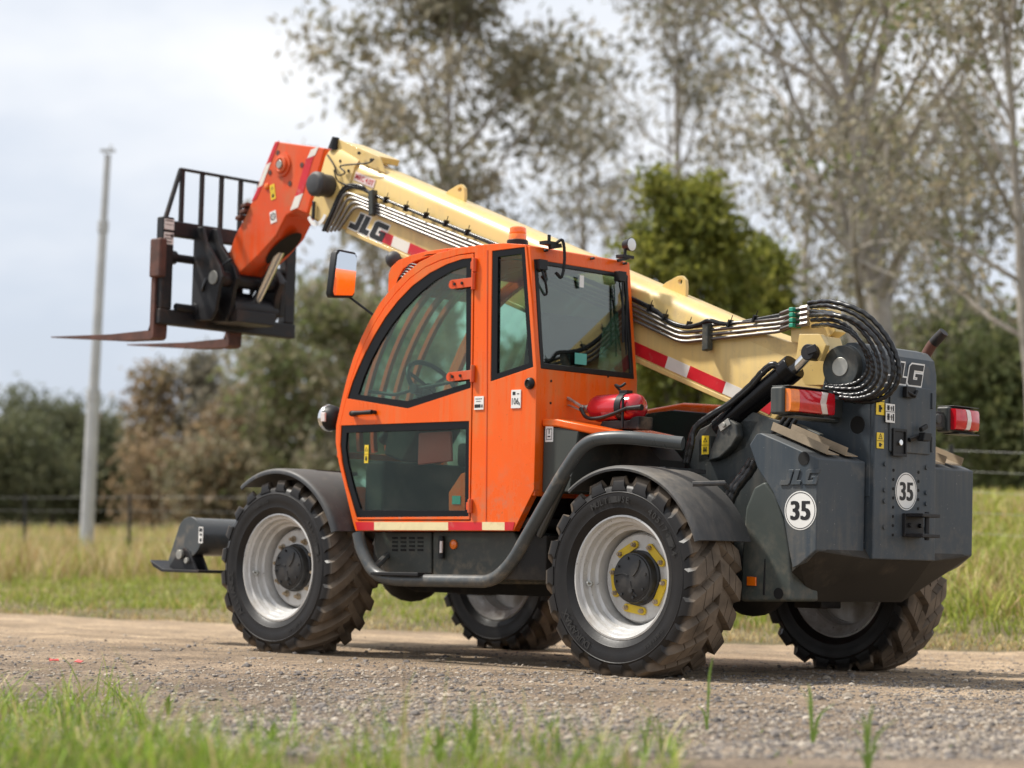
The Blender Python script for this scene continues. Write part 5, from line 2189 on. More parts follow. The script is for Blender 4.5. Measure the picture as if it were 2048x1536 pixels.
for s in (-1, 1):
    mb = MB()
    a, b = Vector((FX - .018, s * .56, zt - .01)), Vector((FX - .018, s * .44, zg))
    mb.tube([a, b], .018, 8)
    mb.build('guard_stay', 'black_steel', FC)
mb = MB()
mb.box(FX - .03, FX + .004, -.45, .45, zg, zg + .018)
mb.build('guard_rail', 'black_steel', FC, bevel=.003)
mb = MB()
mb.box(FX - .05, FX + .075, -.665, -.600, 2.56, 2.84)
mb.build('stop_block', 'rusty_steel', FC, bevel=.015)
for (y0, x_tip) in ((-.585, -6.20), (.10, -6.18)):
    mb = MB()
    xs_ = FX - .03
    prof = [(xs_ + .035, zb - .10), (xs_ + .03, zb - .15), (xs_, zb - .165), (-5.3, zb - .155), (x_tip, zb - .085), (x_tip, zb - .078), (-5.4, zb - .105), (xs_ - .03, zb - .10), (xs_ - .012, zb - .06), (xs_ - .012, 2.80), (xs_ + .03, 2.80)]
    v, f = [], []
    n = len(prof)
    for sgn in (-1, 1):
        for x, z in prof:
            hw = .060 if x > -5.7 else .026
            v.append((x, y0 + sgn * hw, z))
    tri = tessellate_polygon([[Vector((a, b, 0)) for a, b in prof]])
    f += [tuple(t) for t in tri] + [tuple(i + n for i in reversed(t)) for t in tri] + [(i, (i + 1) % n, (i + 1) % n + n, i + n) for i in range(n)]
    mb.add(v, f)
    fk = mb.build('fork', 'rusty_steel', FC, bevel=.006)
plate(FC, 'load_chart_sticker', (FX + .05, -.575, 2.945), *REAR, .085, .075, 'sticker_white', NR, marks=[('q', -.4, .4, -.05, .0), ('q', -.4, .4, .3, .4)])
plate(FC, 'serial_sticker', (FX + .05, -.575, 2.845), *REAR, .085, .085, 'sticker_white', NR, marks=[('q', -.4, .2, .2, .3), ('q', -.4, .4, -.05, .03), ('q', -.4, .3, -.35, -.25), ('q', .2, .45, .1, .4)])
# coupler between head and carriage
mb = MB()
for y0, y1 in ((-.33, -.30), (-.20, -.16), (.20, .25)):
    mb.prism([(FX + .02, 2.28), (FX + .02, 2.88), (FX + .06, 2.96), (FX + .12, 2.95), (FX + .16, 2.84), (FX + .33, 2.66), (FX + .37, 2.58), (FX + .33, 2.50), (FX + .30, 2.34), (FX + .24, 2.27)], y0, y1)
mb.box(FX + .03, FX + .08, -.30, .20, 2.31, 2.52)
mb.box(FX + .03, FX + .09, -.16, .20, 2.56, 2.70)
mb.box(FX + .03, FX + .34, -.16, .20, 2.27, 2.36)
mb.prism([(FX + .03, 2.35), (FX + .03, 2.66), (FX + .16, 2.70), (FX + .24, 2.62), (FX + .22, 2.36)], .33, .38)
CP = mb.build('quick_coupler', 'black_steel', FC, bevel=.008)
mb = MB()
mb.cyl((FX + .27, -.33, 2.575), (FX + .27, .27, 2.575), .055, n=18)
mb.cyl((FX + .23, -.16, 2.38), (FX + .23, .25, 2.38), .085, n=18)
mb.cyl((FX + .06, -.50, 2.36), (FX + .06, -.26, 2.36), .028, n=12)
mb.cyl((FX + .06, -.34, 2.36), (FX + .06, -.30, 2.36), .045, n=8)
mb.cyl((FX + .04, -.30, 2.78), (FX + .04, .42, 2.78), .032, n=12)
mb.build('coupler_pin', 'black_steel', FC, bevel=.004)
mb = MB()
mb.cyl((FX + .27, -.332, 2.575), (FX + .27, -.340, 2.575), .050, n=18)
mb.build('pin_end', 'dull_steel', FC, bevel=.003)
mb = MB()
mb.tube([(FX + .23, .07, 2.40), S3(560, 500, .03)], .040, 14)
mb.build('tilt_rod', 'chrome', FC)
mb = MB()
mb.tube(spline([(FX + .10, -.25, 2.46), (FX + .16, -.34, 2.50), (FX + .2, -.30, 2.62), (FX + .3, -.2, 2.72)], 6), .010, 6)
mb.build('coupler_hose', 'hose_rubber', FC)

# ---------------------------------------------------------------- fire extinguisher lying on the hood shelf
FE = empty('fire_extinguisher', TH)
FE.parent = None
FE.rotation_euler = (TILT, 0, 0)
tag(FE, 'red fire extinguisher strapped on its side to the orange hood behind the cab', 'fire extinguisher')
ye = -.80
p0, p1 = S3(1186, 818, ye), S3(1284, 824, ye)
p0.z = p1.z = 1.485
dx = (p1 - p0).normalized()
mb = MB()
rr = .078
L_e = (p1 - p0).length
prof = [(.022, -.045), (.022, -.02), (.045, -.004), (.066, .018), (rr, .05), (rr, L_e - .05), (.068, L_e - .018), (.045, L_e), (.0001, L_e + .006)]
mb.lathe(prof, p0, 'x', 30)
bt = mb.build('cylinder', 'extinguisher_red', FE, smooth=50)
mb = MB()
mb.cyl(p0 + Vector((-.07, 0, 0)), p0 + Vector((-.03, 0, 0)), .024, n=14)
mb.cyl(p0 + Vector((-.05, 0, .0)), p0 + Vector((-.05, -.045, .01)), .014, n=10)
mb.build('valve', 'dull_steel', FE, bevel=.003)
mb = MB()
mb.obox(p0 + Vector((-.12, -.01, .035)), (.07, 0, -.035), (0, .011, 0), (.004, 0, .005))
mb.obox(p0 + Vector((-.12, -.01, .005)), (.06, 0, -.022), (0, .010, 0), (.003, 0, .004))
mb.build('lever', 'dull_steel', FE, bevel=.003)
mb = MB()
mb.tube(spline([p0 + Vector((-.05, -.05, .0)), p0 + Vector((.03, -.085, -.055)), p0 + Vector((.13, -.092, -.062)), p0 + Vector((.24, -.092, -.04)), p0 + Vector((.34, -.088, -.01))], 6), .011, 8)
mb.tube([p0 + Vector((.33, -.088, -.012)), p0 + Vector((.44, -.085, -.01))], [.011, .018], 8)
mb.build('hose', 'black_plastic', FE, smooth=50)
mb = MB()
mb.lathe([(rr + .001, L_e * .62), (rr + .006, L_e * .62), (rr + .006, L_e * .74), (rr + .001, L_e * .74)], p0, 'x', 30)
mb.box(p0.x + L_e * .60, p0.x + L_e * .76, ye - .03, ye + .02, p0.z + rr, p0.z + rr + .018)
mb.tube(spline([p0 + Vector((L_e * .55, 0, rr + .02)), p0 + Vector((L_e * .5, -.02, rr + .05)), p0 + Vector((L_e * .6, -.02, rr + .04)), p0 + Vector((L_e * .66, 0, rr + .06))], 5), .008, 6)
mb.build('strap', 'black_plastic', FE, bevel=.002)
mb = MB()
mb.prism([(p0.x + .10, 1.362), (p0.x + L_e + .03, 1.355), (p0.x + L_e + .03, 1.43), (p0.x + L_e - .02, 1.425), (p0.x + L_e - .04, 1.408), (p0.x + .12, 1.408)], ye - .06, ye + .06)
mb.box(p0.x + L_e * .80, p0.x + L_e * .84, ye - .095, ye - .08, 1.36, 1.54)
mb.build('bracket', 'black_plastic', FE, bevel=.006)
mb = MB()
v, f = [], []
for i in range(9):
    w_ = R(200 + i * 5)
    for x_ in (L_e * .34, L_e * .58):
        v.append((p0.x + x_, ye + (rr + .0012) * math.cos(w_), p0.z + (rr + .0012) * math.sin(w_)))
for i in range(8):
    f.append((2 * i, 2 * i + 1, 2 * i + 3, 2 * i + 2))
mb.add(v, f)
mb.build('label_print', 'extinguisher_label', FE, smooth=0)
# ---------------------------------------------------------------- trees
def attr_mat(name, rough=.7, trans=.35, spec=.3):
    m = bpy.data.materials.new(name)
    m.use_nodes = True
    N, L = m.node_tree.nodes, m.node_tree.links
    b = N['Principled BSDF']
    b.inputs['Roughness'].default_value = rough
    b.inputs['Specular IOR Level'].default_value = spec
    a = N.new('ShaderNodeAttribute')
    a.attribute_name = 'tint'
    L.new(a.outputs['Color'], b.inputs['Base Color'])
    if trans:
        tl = N.new('ShaderNodeBsdfTranslucent')
        L.new(a.outputs['Color'], tl.inputs['Color'])
        ms = N.new('ShaderNodeMixShader')
        ms.inputs[0].default_value = trans
        o = N['Material Output']
        L.new(b.outputs[0], ms.inputs[1])
        L.new(tl.outputs[0], ms.inputs[2])
        L.new(ms.outputs[0], o.inputs['Surface'])
    M[name] = m


attr_mat('leaf', .6, .45)
attr_mat('blade', .55, .35)
mat('gum_bark', (.36, .325, .285), .85, var=.3, scale=3, dirt=(.16, .12, .09), dirt_amt=.3, dirt_scale=2.5)
mat('dark_bark', (.15, .125, .10), .9, var=.3, scale=4)


def np_mesh(name, v, f, mt, tint=None, parent=None):
    me = bpy.data.meshes.new(name)
    me.vertices.add(len(v))
    me.vertices.foreach_set('co', np.asarray(v, np.float32).ravel())
    k = f.shape[1]
    me.loops.add(f.size)
    me.loops.foreach_set('vertex_index', f.astype(np.int32).ravel())
    me.polygons.add(len(f))
    me.polygons.foreach_set('loop_start', np.arange(0, f.size, k, dtype=np.int32))
    me.update(calc_edges=True)
    if tint is not None:
        at = me.attributes.new('tint', 'FLOAT_COLOR', 'POINT')
        c = np.ones((len(v), 4), np.float32)
        c[:, :3] = tint
        at.data.foreach_set('color', c.ravel())
    me.materials.append(M[mt])
    o = bpy.data.objects.new(name, me)
    COL.objects.link(o)
    if parent is not None:
        o.parent = parent
    return o


def leaves(rng, anchors, per, spread, size, tints, droop):
    c = np.repeat(anchors, per, 0)
    n = len(c)
    c = c + rng.normal(0, 1, (n, 3)) * np.array([spread, spread, spread * .75])
    d = rng.normal(0, 1, (n, 3))
    d[:, 2] -= droop
    d /= np.linalg.norm(d, axis=1, keepdims=True)
    w = np.cross(d, rng.normal(0, 1, (n, 3)))
    w /= np.linalg.norm(w, axis=1, keepdims=True)
    s = size * rng.uniform(.5, 1.6, (n, 1))
    v = np.stack([c, c + d * s * .45 + w * s * .22, c + d * s, c + d * s * .45 - w * s * .22], 1).reshape(-1, 3)
    f = np.arange(n * 4).reshape(-1, 4)
    # clump-wise tint plus leaf-wise variation
    tints = np.asarray(tints)
    ci = np.repeat(rng.integers(0, len(tints), len(anchors)), per)
    t = tints[ci] * rng.uniform(.7, 1.35, (n, 1))
    return v, f, np.repeat(t, 4, 0)


def tree(name, label, u, D, top_v, spread, cb, nl, per, size, tints, seed, lean=0., trunk=.12, bark='gum_bark', droop=.8, group='trees along the paddock', clump=.34, nsub=6, elev=(35, 65), fork=False, cat='tree', cone=False):
    rng = np.random.default_rng(seed)
    lat = (u - 1024) / FPX * D
    x, y = W(lat, D)
    z0 = float(gz(x, y))
    H = CAM.z + (1009.6 - top_v) / FPX * D - z0
    root = empty(name, loc=(x, y, z0 - .05))
    tag(root, label, cat, group)
    tb = MB()
    side = np.array([_r.x, _r.y, 0])
    path = []
    w = np.zeros(3)
    K = 9
    for i in range(K):
        t = i / (K - 1)
        w = w + rng.normal(0, .022 * H / 8, 3) * np.array([1, 1, 0])
        path.append(np.array([0, 0, t * H * .86]) + w + side * lean * t * H)
    rad = [trunk * (1.15 - .95 * (i / (K - 1)) ** .8) for i in range(K)]
    tb.tube([Vector(p) for p in path], rad, 8)
    path = np.array(path)
    anchors = []
    ga = rng.uniform(0, 6)

    def at_t(t):
        q = t * (K - 1)
        i = min(K - 2, int(q))
        return path[i] * (1 - (q - i)) + path[i + 1] * (q - i)
    for i in range(nl):
        t = cb + (1 - cb) * (i + rng.uniform(0, .8)) / nl
        p0 = at_t(min(1, t))
        az = ga + i * 2.4 + rng.normal(0, .3)
        el = R(rng.uniform(*elev))
        prof = math.sin(math.pi * min(.97, .18 + .8 * (t - cb) / (1 - cb + 1e-6))) ** .6
        if cone:
            prof = 1.08 - .92 * ((t - cb) / (1 - cb)) ** .8
        ln = spread * prof * (rng.uniform(.45, 1.35) if cone else rng.uniform(.75, 1.2))
        d = np.array([math.cos(az) * math.cos(el), math.sin(az) * math.cos(el), math.sin(el)])
        pts = [p0]
        dd = d.copy()
        for k in range(4):
            dd = dd + rng.normal(0, .16, 3) + np.array([0, 0, .06])
            dd /= np.linalg.norm(dd)
            pts.append(pts[-1] + dd * ln / 4)
        r0 = max(.014, trunk * .42 * (1 - .5 * t))
        tb.tube([Vector(p) for p in pts], [r0, r0 * .8, r0 * .6, r0 * .45, r0 * .25], 5)
        for k in range(nsub):
            q = rng.uniform(.3, 1) * 4
            j = min(3, int(q))
            b0 = pts[j] * (1 - (q - j)) + pts[j + 1] * (q - j)
            sd = dd + rng.normal(0, .75, 3)
            sd /= np.linalg.norm(sd)
            sl = ln * rng.uniform(.18, .42)
            m1 = b0 + sd * sl * .5 + rng.normal(0, .05, 3)
            e1 = b0 + sd * sl + np.array([0, 0, -.04 * sl])
            tb.tube([Vector(b0), Vector(m1), Vector(e1)], [r0 * .3, r0 * .2, r0 * .1], 4, close=False)
            anchors += [e1, m1 * .35 + e1 * .65 + rng.normal(0, clump * .35, 3)]
        anchors.append(pts[-1])
    anchors.append(path[-1])
    tb.build('trunk', bark, root, smooth=60)
    an = np.array(anchors)
    v, f, t = leaves(rng, an, per, clump, size, tints, droop)
    np_mesh('crown', v, f, 'leaf', t, root)
    return root


OLIVE = [(.250, .228, .140), (.295, .258, .170), (.200, .192, .108), (.320, .272, .190)]
GREY = [(.270, .250, .190), (.320, .288, .222), (.220, .208, .150)]
BROWN = [(.30, .215, .125), (.26, .195, .115), (.21, .175, .10)]
MIDG = [tuple(c * 1.75 for c in q) for q in [(.100, .115, .045), (.125, .130, .055), (.080, .095, .040)]]
DARK = [(.105, .120, .060), (.135, .145, .075), (.165, .165, .090)]
LIME = [(.245, .250, .048), (.195, .212, .042), (.295, .285, .064), (.140, .158, .035)]
gum = 'gum trees behind the machine'
tree('gum_tree', 'tall dense gum tree whose crown fills the sky above the boom', 915, 46, -170, 3.7, .36, 20, 46, .19, OLIVE + GREY, 3, trunk=.17, lean=-.02, group=gum, clump=.34, nsub=6)
tree('gum_tree', 'slim pale gum tree standing between the boom and the bright green bush', 1362, 50, -200, 3.1, .38, 15, 22, .18, GREY, 5, trunk=.15, group=gum, clump=.36, nsub=5)
tree('gum_tree', 'big leaning gum with a pale trunk right of the bright green bush', 1822, 36, -190, 3.8, .28, 24, 21, .14, GREY + OLIVE, 8, trunk=.26, lean=-.115, group=gum, clump=.30, nsub=6)
tree('gum_tree', 'wispy gum nearest the right edge of the picture', 2075, 29, -220, 3.2, .30, 18, 22, .12, OLIVE + GREY + MIDG[:1], 9, trunk=.11, lean=-.05, group=gum, clump=.24, nsub=7)
tree('gum_tree', 'thin grey gum between the bright bush and the big leaning gum', 1600, 55, -150, 3.5, .33, 16, 19, .18, GREY, 12, trunk=.15, lean=.02, group=gum, clump=.38, nsub=5)
tree('gum_tree', 'gum with wispy grey crown directly above the cab roof', 1165, 60, 60, 2.8, .35, 13, 26, .19, GREY, 14, trunk=.14, group=gum, clump=.38, nsub=5)
tree('gum_tree', 'slender gum behind the boom head with foliage down low', 745, 58, 330, 2.6, .28, 13, 34, .21, OLIVE, 15, trunk=.12, group=gum, clump=.33, nsub=4)
tree('gum_tree', 'pale stemmed gum behind the rear tower', 1905, 48, 120, 2.6, .30, 16, 25, .17, GREY + OLIVE, 16, trunk=.13, lean=.03, group=gum, clump=.34, nsub=5)
tree('gum_tree', 'grey crooked gum behind the hoses of the boom', 1690, 44, 180, 2.4, .35, 14, 24, .16, GREY, 18, trunk=.12, lean=.05, group=gum, clump=.32, nsub=5)
tree('bushy_tree', 'bright yellow green bushy tree behind the cab and boom', 1385, 32, 285, 2.15, .08, 38, 44, .14, LIME, 27, cone=True, trunk=.10, bark='dark_bark', droop=.1, clump=.17, nsub=5, elev=(15, 60), group='bushy trees')
tree('bushy_tree', 'smaller bright green bush right of the bright yellow green tree', 1520, 34, 420, 1.5, .08, 20, 40, .14, LIME, 22, cone=True, trunk=.07, bark='dark_bark', droop=.1, clump=.18, nsub=5, elev=(15, 60), group='bushy trees')
mid = 'middle distance trees'
tree('paddock_tree', 'olive green leafy tree just left of the cab front', 655, 52, 545, 2.2, .12, 19, 32, .20, MIDG + OLIVE, 31, trunk=.12, group=mid, clump=.34, elev=(10, 60), nsub=5)
tree('paddock_tree', 'rounded olive tree behind the front mudguard', 568, 56, 640, 1.35, .10, 15, 28, .20, MIDG + OLIVE, 32, trunk=.11, group=mid, clump=.34, elev=(10, 60), nsub=5)
tree('paddock_tree', 'brown leaved tree under the carriage forks', 488, 60, 745, 1.15, .10, 14, 26, .20, BROWN, 33, trunk=.11, group=mid, clump=.34, elev=(10, 60), nsub=5)
tree('paddock_tree', 'thin tall tree right of the steel pole with a lone top tuft', 405, 62, 660, .8, .30, 11, 26, .20, GREY, 34, trunk=.10, group=mid, clump=.28, nsub=4)
tree('paddock_tree', 'thin brown tree nearest the steel pole on its right', 312, 62, 700, .95, .20, 12, 24, .20, BROWN, 35, trunk=.10, group=mid, clump=.30, nsub=4)
tree('paddock_tree', 'low brown scrub tree beside the fence post', 350, 58, 905, 1.2, .06, 14, 28, .19, BROWN, 36, trunk=.09, group=mid, clump=.34, elev=(5, 55), nsub=5)
tree('paddock_tree', 'low olive scrub tree right of the fence post', 436, 55, 905, 1.1, .06, 14, 28, .19, BROWN + OLIVE, 37, trunk=.09, group=mid, clump=.34, elev=(5, 55), nsub=5)
dk = 'dark trees at the far left'
tree('dark_tree', 'dark rounded tree just left of the steel pole', 110, 78, 835, 2.4, .12, 20, 52, .20, DARK, 41, trunk=.14, bark='dark_bark', group=dk, clump=.42, elev=(5, 60))
tree('dark_tree', 'dark tree at the left edge of the picture', -10, 74, 865, 2.0, .12, 18, 52, .20, DARK, 42, trunk=.13, bark='dark_bark', group=dk, clump=.42, elev=(5, 60))
tree('dark_tree', 'dark shrubby tree right behind the steel pole', 222, 80, 880, 1.9, .08, 18, 48, .20, DARK + MIDG, 43, trunk=.12, bark='dark_bark', group=dk, clump=.42, elev=(5, 60))
un = 'understorey shrubs'
for k, (u, D, tv, sp, tn, lb) in enumerate(((1940, 42, 620, 1.5, MIDG + GREY, 'grey green shrub behind the far tail lamp'), (2040, 36, 690, 1.4, MIDG, 'green shrub at the right edge above the grass bank'), (1300, 60, 690, 2.0, MIDG, 'leafy shrub seen between cab and boom'), (1560, 50, 640, 1.8, MIDG + GREY, 'olive shrub behind the boom heel'), (1760, 52, 600, 1.7, GREY + OLIVE, 'grey shrub above the hydraulic hoses'), (1880, 46, 770, 1.4, OLIVE, 'low olive shrub beside the rear tower'), (1090, 66, 640, 2.2, OLIVE, 'shrub hidden mostly behind the cab'), (820, 64, 620, 2.2, OLIVE + BROWN, 'olive brown shrub behind the mirror'))):
    tree('shrub', lb, u, D, tv, sp, .06, 16, 46, .17, tn, 60 + k, trunk=.09, bark='dark_bark', group=un, clump=.38, elev=(5, 60), cat='shrub')
fs = 'low shrubs on the far side of the paddock'
for k, (u, tv, lb) in enumerate(((40, 985, 'far low shrub at the left edge of the paddock'), (260, 975, 'far low shrub behind the fence post'), (520, 970, 'far low shrub behind the front wheel'), (2000, 900, 'far low shrub above the grass bank at right'))):
    tree('far_shrub', lb, u, 85, tv, 3.4, .02, 16, 46, .22, MIDG + DARK, 80 + k, trunk=.08, bark='dark_bark', group=fs, clump=.55, elev=(0, 35), cat='shrub')

# ---------------------------------------------------------------- steel pole
mat('galvanised', (.50, .50, .49), .5, metal=.35, var=.12, scale=4)
Dp = 35.0
lp = (172 - 1024) / FPX * Dp
px_, py_ = W(lp, Dp)
zp = float(gz(px_, py_))
PO = empty('steel_pole', loc=(px_, py_, zp - .3))
tag(PO, 'tall leaning galvanised steel pole standing in the paddock at left', 'pole')


def pole_pt(u, v, off=0.):
    l_ = (u - 1024) / FPX * Dp
    a_, b_ = W(l_, Dp + off)
    return Vector((a_ - px_, b_ - py_, CAM.z + (1009.6 - v) / FPX * Dp - zp + .3))


mb = MB()
b0 = pole_pt(172, 1085)
b0.z = 0
mb.tube([b0, pole_pt(186, 790)], [.115, .098], 16)
mb.build('lower_shaft', 'galvanised', PO, smooth=60)
mb = MB()
mb.tube([pole_pt(186, 792), pole_pt(202, 452)], [.080, .066], 16)
mb.tube([pole_pt(202, 455), pole_pt(210, 305)], [.058, .050], 16)
mb.build('upper_shaft', 'galvanised', PO, smooth=60)
mb = MB()
mb.tube([pole_pt(185.5, 800), pole_pt(186.5, 780)], .112, 16)
mb.tube([pole_pt(201.5, 462), pole_pt(202.5, 440)], .085, 16)
mb.each('joint_collar', 'galvanised', PO, smooth=40)
mb = MB()
t_ = pole_pt(210, 300)
mb.obox(t_ + Vector((0, 0, .02)), Vector((_r.x, _r.y, 0)) * .11, Vector((0, 0, .02)), Vector((-_r.y, _r.x, 0)) * .04)
mb.tube([t_, t_ + Vector((_r.x * .06, _r.y * .06, .12))], .012, 6)
mb.build('head_fitting', 'galvanised', PO)

# ---------------------------------------------------------------- wire fence
mat('picket_steel', (.035, .035, .035), .7, var=.2)
mat('fence_wire', (.26, .26, .25), .6, metal=.2, var=.1)
f0, f1 = Vector((-5.55, 33.0)), Vector((4.7, 22.0))
dirf = (f1 - f0).normalized()
FN = empty('wire_fence')
tag(FN, 'low wire fence with dark steel pickets running behind the road', 'fence')
spots = []
for k in range(-9, 8):
    q = f0 + dirf * (2.9 * k)
    x, y = W(q.x, q.y)
    z = float(gz(x, y))
    spots.append((x, y, z))
    h = 1.08
    mb = MB()
    for a in (0, 2.1, 4.2):
        mb.obox((x + .012 * math.cos(a), y + .012 * math.sin(a), z + h / 2 - .1), (.014 * math.cos(a), .014 * math.sin(a), 0), (-.004 * math.sin(a), .004 * math.cos(a), 0), (0, 0, h / 2 + .1))
    mb.build('picket', 'picket_steel', FN, smooth=0)
for hz in (.22, .42, .62, .82, 1.02):
    mb = MB()
    mb.tube([Vector((x, y, z + hz)) for x, y, z in spots], .0018 if hz < 1 else .0024, 5)
    mb.build('wire', 'fence_wire', FN, smooth=0)
# ---------------------------------------------------------------- grass, gravel and small things on the ground
def blades(name, xy, h, wd, lean, tint, label, cat='grass', kind='stuff', rng=RNG, curl=1.0):
    n = len(xy)
    az = rng.uniform(0, 2 * math.pi, n)
    d = np.stack([np.cos(az), np.sin(az), np.zeros(n)], 1)
    s = np.stack([-np.sin(az), np.cos(az), np.zeros(n)], 1)
    fz = rng.uniform(0, 2 * math.pi, n)
    s = np.stack([np.cos(fz), np.sin(fz), np.zeros(n)], 1)
    b = np.column_stack([xy, gz(xy[:, 0], xy[:, 1]) - .012])
    h_, w_, l_ = h[:, None], wd[:, None], lean[:, None]
    up = np.array([0, 0, 1.])
    pts = []
    for t, ww in ((0, 1.), (.35, .95), (.7, .7)):
        c = b + up * (h_ * (t - .18 * t * t * l_ * curl)) + d * (h_ * l_ * t ** 1.8)
        pts += [c - s * w_ * ww / 2, c + s * w_ * ww / 2]
    tip = b + up * (h_ * (1 - .32 * l_ * curl)) + d * (h_ * l_)
    pts.append(tip)
    v = np.stack(pts, 1).reshape(-1, 3)
    o = np.arange(n)[:, None] * 7
    q = np.concatenate([o + np.array([[0, 1, 3, 2]]), o + np.array([[2, 3, 5, 4]]), o + np.array([[4, 5, 6, 6]])], 0)
    f = q[:2 * n]
    tr = q[2 * n:, :3]
    me_v = v
    allf = np.concatenate([f[:, [0, 1, 2]], f[:, [0, 2, 3]], tr], 0)
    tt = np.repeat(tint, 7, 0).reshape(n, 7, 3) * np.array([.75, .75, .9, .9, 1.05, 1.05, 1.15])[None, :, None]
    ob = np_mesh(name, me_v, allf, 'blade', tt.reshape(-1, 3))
    tag(ob, label, cat, None, kind)
    return ob


def AB(A, B):
    lat = A * AV[0] + B * BV[0]
    dep = A * AV[1] + B * BV[1]
    return np.stack([CAM.x + _r.x * lat - math.sin(YAW) * dep, CAM.y + _r.y * lat + math.cos(YAW) * dep], -1)


def lat_dep(lat, dep):
    return np.stack([CAM.x + _r.x * lat - math.sin(YAW) * dep, CAM.y + _r.y * lat + math.cos(YAW) * dep], -1)


def pick(cols, w, n, rng=RNG):
    cols = np.asarray(cols)
    i = rng.choice(len(cols), n, p=np.asarray(w) / sum(w))
    return cols[i] * rng.uniform(.75, 1.3, (n, 1))


GREEN = [(.270, .320, .050), (.340, .380, .070), (.190, .255, .036), (.400, .400, .110)]
STRAW = [(.55, .43, .21), (.47, .34, .16), (.62, .51, .28), (.40, .27, .12)]
# verge behind the road: mown green strip with dry straw at the gravel edge
n = 95000
lat = RNG.uniform(-1, 1, n)
dep = 14 + 24 * RNG.uniform(0, 1, n) ** 1.5
lat = lat * (dep * .25 + .4)
Bc = lat * BV[0] + dep * BV[1]
Ac = lat * AV[0] + dep * AV[1]
edge = ROAD_FAR - .22 + .18 * vnoise(Ac, Ac * 0, 1.6, 5) + .10 * vnoise(Ac, Ac * 0, 5.1, 6)
ok = Bc > edge
lat, dep, Bc, Ac, edge = lat[ok], dep[ok], Bc[ok], Ac[ok], edge[ok]
xy = lat_dep(lat, dep)
t = Bc - edge
patch = vnoise(xy[:, 0], xy[:, 1], .9, 8) + .5 * vnoise(xy[:, 0], xy[:, 1], 3.1, 9)
dry = np.clip(1.05 - t * 1.0, 0, 1) + .30 * np.clip(patch, -1, 1)
dry = np.where(t > 5.0 , dry + .55 * sstep(5, 8, t) * (1 - sstep(-1, 3, lat)), dry)
isdry = RNG.uniform(0, 1, len(t)) < np.clip(dry + .10, .06, .97)
tint = np.where(isdry[:, None], pick(STRAW, [3, 3, 2, 2], len(t)), pick(GREEN, [3, 3, 2, 2], len(t)))
h = RNG.uniform(.04, .14, len(t)) * np.where(t < .8, .6, 1) * (1 + .5 * sstep(3, 8, t))
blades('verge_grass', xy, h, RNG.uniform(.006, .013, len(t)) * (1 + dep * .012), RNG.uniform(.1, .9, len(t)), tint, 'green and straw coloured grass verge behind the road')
# tall dry grass along the fence on the left, lush bank on the right
n = 26000
lat = RNG.uniform(-12, 1.5, n)
dep = RNG.uniform(28, 47, n)
xy = lat_dep(lat, dep)
pt = vnoise(xy[:, 0], xy[:, 1], .6, 12)
blades('dry_grass', xy, RNG.uniform(.22, .62, n) * (1 + .25 * pt), RNG.uniform(.012, .024, n), RNG.uniform(.1, .5, n), pick(STRAW + GREEN[:2], [3, 2, 3, 2, 2, 2], n), 'tall dry straw coloured grass along the fence at left')
n = 42000
lat = RNG.uniform(1.0, 9, n)
dep = RNG.uniform(17, 30, n)
Bc = lat * BV[0] + dep * BV[1]
ok = Bc > ROAD_FAR + 1.2
lat, dep = lat[ok], dep[ok]
xy = lat_dep(lat, dep)
pt = vnoise(xy[:, 0], xy[:, 1], 1.1, 13)
isd = RNG.uniform(0, 1, len(lat)) < np.clip(.30 + .30 * pt, .08, .8)
tint = np.where(isd[:, None], pick(STRAW, [3, 2, 3, 2], len(lat)), pick(GREEN + [(.42, .44, .08)], [2, 3, 1, 2, 3], len(lat)))
blades('bank_grass', xy, RNG.uniform(.12, .34, len(lat)), RNG.uniform(.008, .018, len(lat)), RNG.uniform(.15, .8, len(lat)), tint, 'lush green grass on the bank at right')


# foreground grass: dense tuft at lower left, looser growth along the bottom
def fg(u0, u1, v0, v1, n, fn):
    u = RNG.uniform(u0, u1, n)
    v = RNG.uniform(v0, v1, n)
    keep = fn(u, v)
    u, v = u[keep], v[keep]
    dep = (CAM.z - .07) * FPX / (v - 1009.6)
    lat = (u - 1024) / FPX * dep
    return lat_dep(lat, dep), u, v


xy1, u, v = fg(-80, 640, 1380, 1640, 5200, lambda u, v: (v > 1388 + np.clip(u, 0, 999) * .10 + 22 * np.sin(u * .021) + np.clip(u - 260, 0, 999) * .62) & (vnoise(u, v * 2.2, .028, 3) + .4 * vnoise(u, v * 2, .09, 4) > -.45 + RNG.uniform(-.25, .25, len(u))))
xy2, u2, v2 = fg(300, 1360, 1470, 1660, 3400, lambda u, v: (v > 1514 + 20 * np.sin(u * .017 + 1) + 14 * np.sin(u * .05) - 34 * np.exp(-((u - 960) / 190.) ** 2)) & (vnoise(u, v * 2.2, .022, 7) + .4 * vnoise(u, v * 2, .08, 8) > .02 + RNG.uniform(-.25, .25, len(u))))
xy3, u3, v3 = fg(300, 2048, 1420, 1560, 420, lambda u, v: vnoise(u, v, .03, 4) > .25)
xyf = np.concatenate([xy1, xy2, xy3])
n = len(xyf)
cl1 = .75 + .5 * np.clip(vnoise(xy1[:, 0], xy1[:, 1], 9, 31), -1, 1)
cl2 = .70 + .6 * np.clip(vnoise(xy2[:, 0], xy2[:, 1], 8, 32), -1, 1)
hh = np.concatenate([RNG.uniform(.05, 1, len(xy1)) ** 1.4 * .28 * cl1 + .03, RNG.uniform(.05, 1, len(xy2)) ** 1.4 * .32 * cl2 + .03, RNG.uniform(.02, .06, len(xy3))])
isd = RNG.uniform(0, 1, n) < .17
FGREEN = [(.190, .300, .030), (.270, .380, .045), (.110, .190, .022), (.360, .430, .085)]
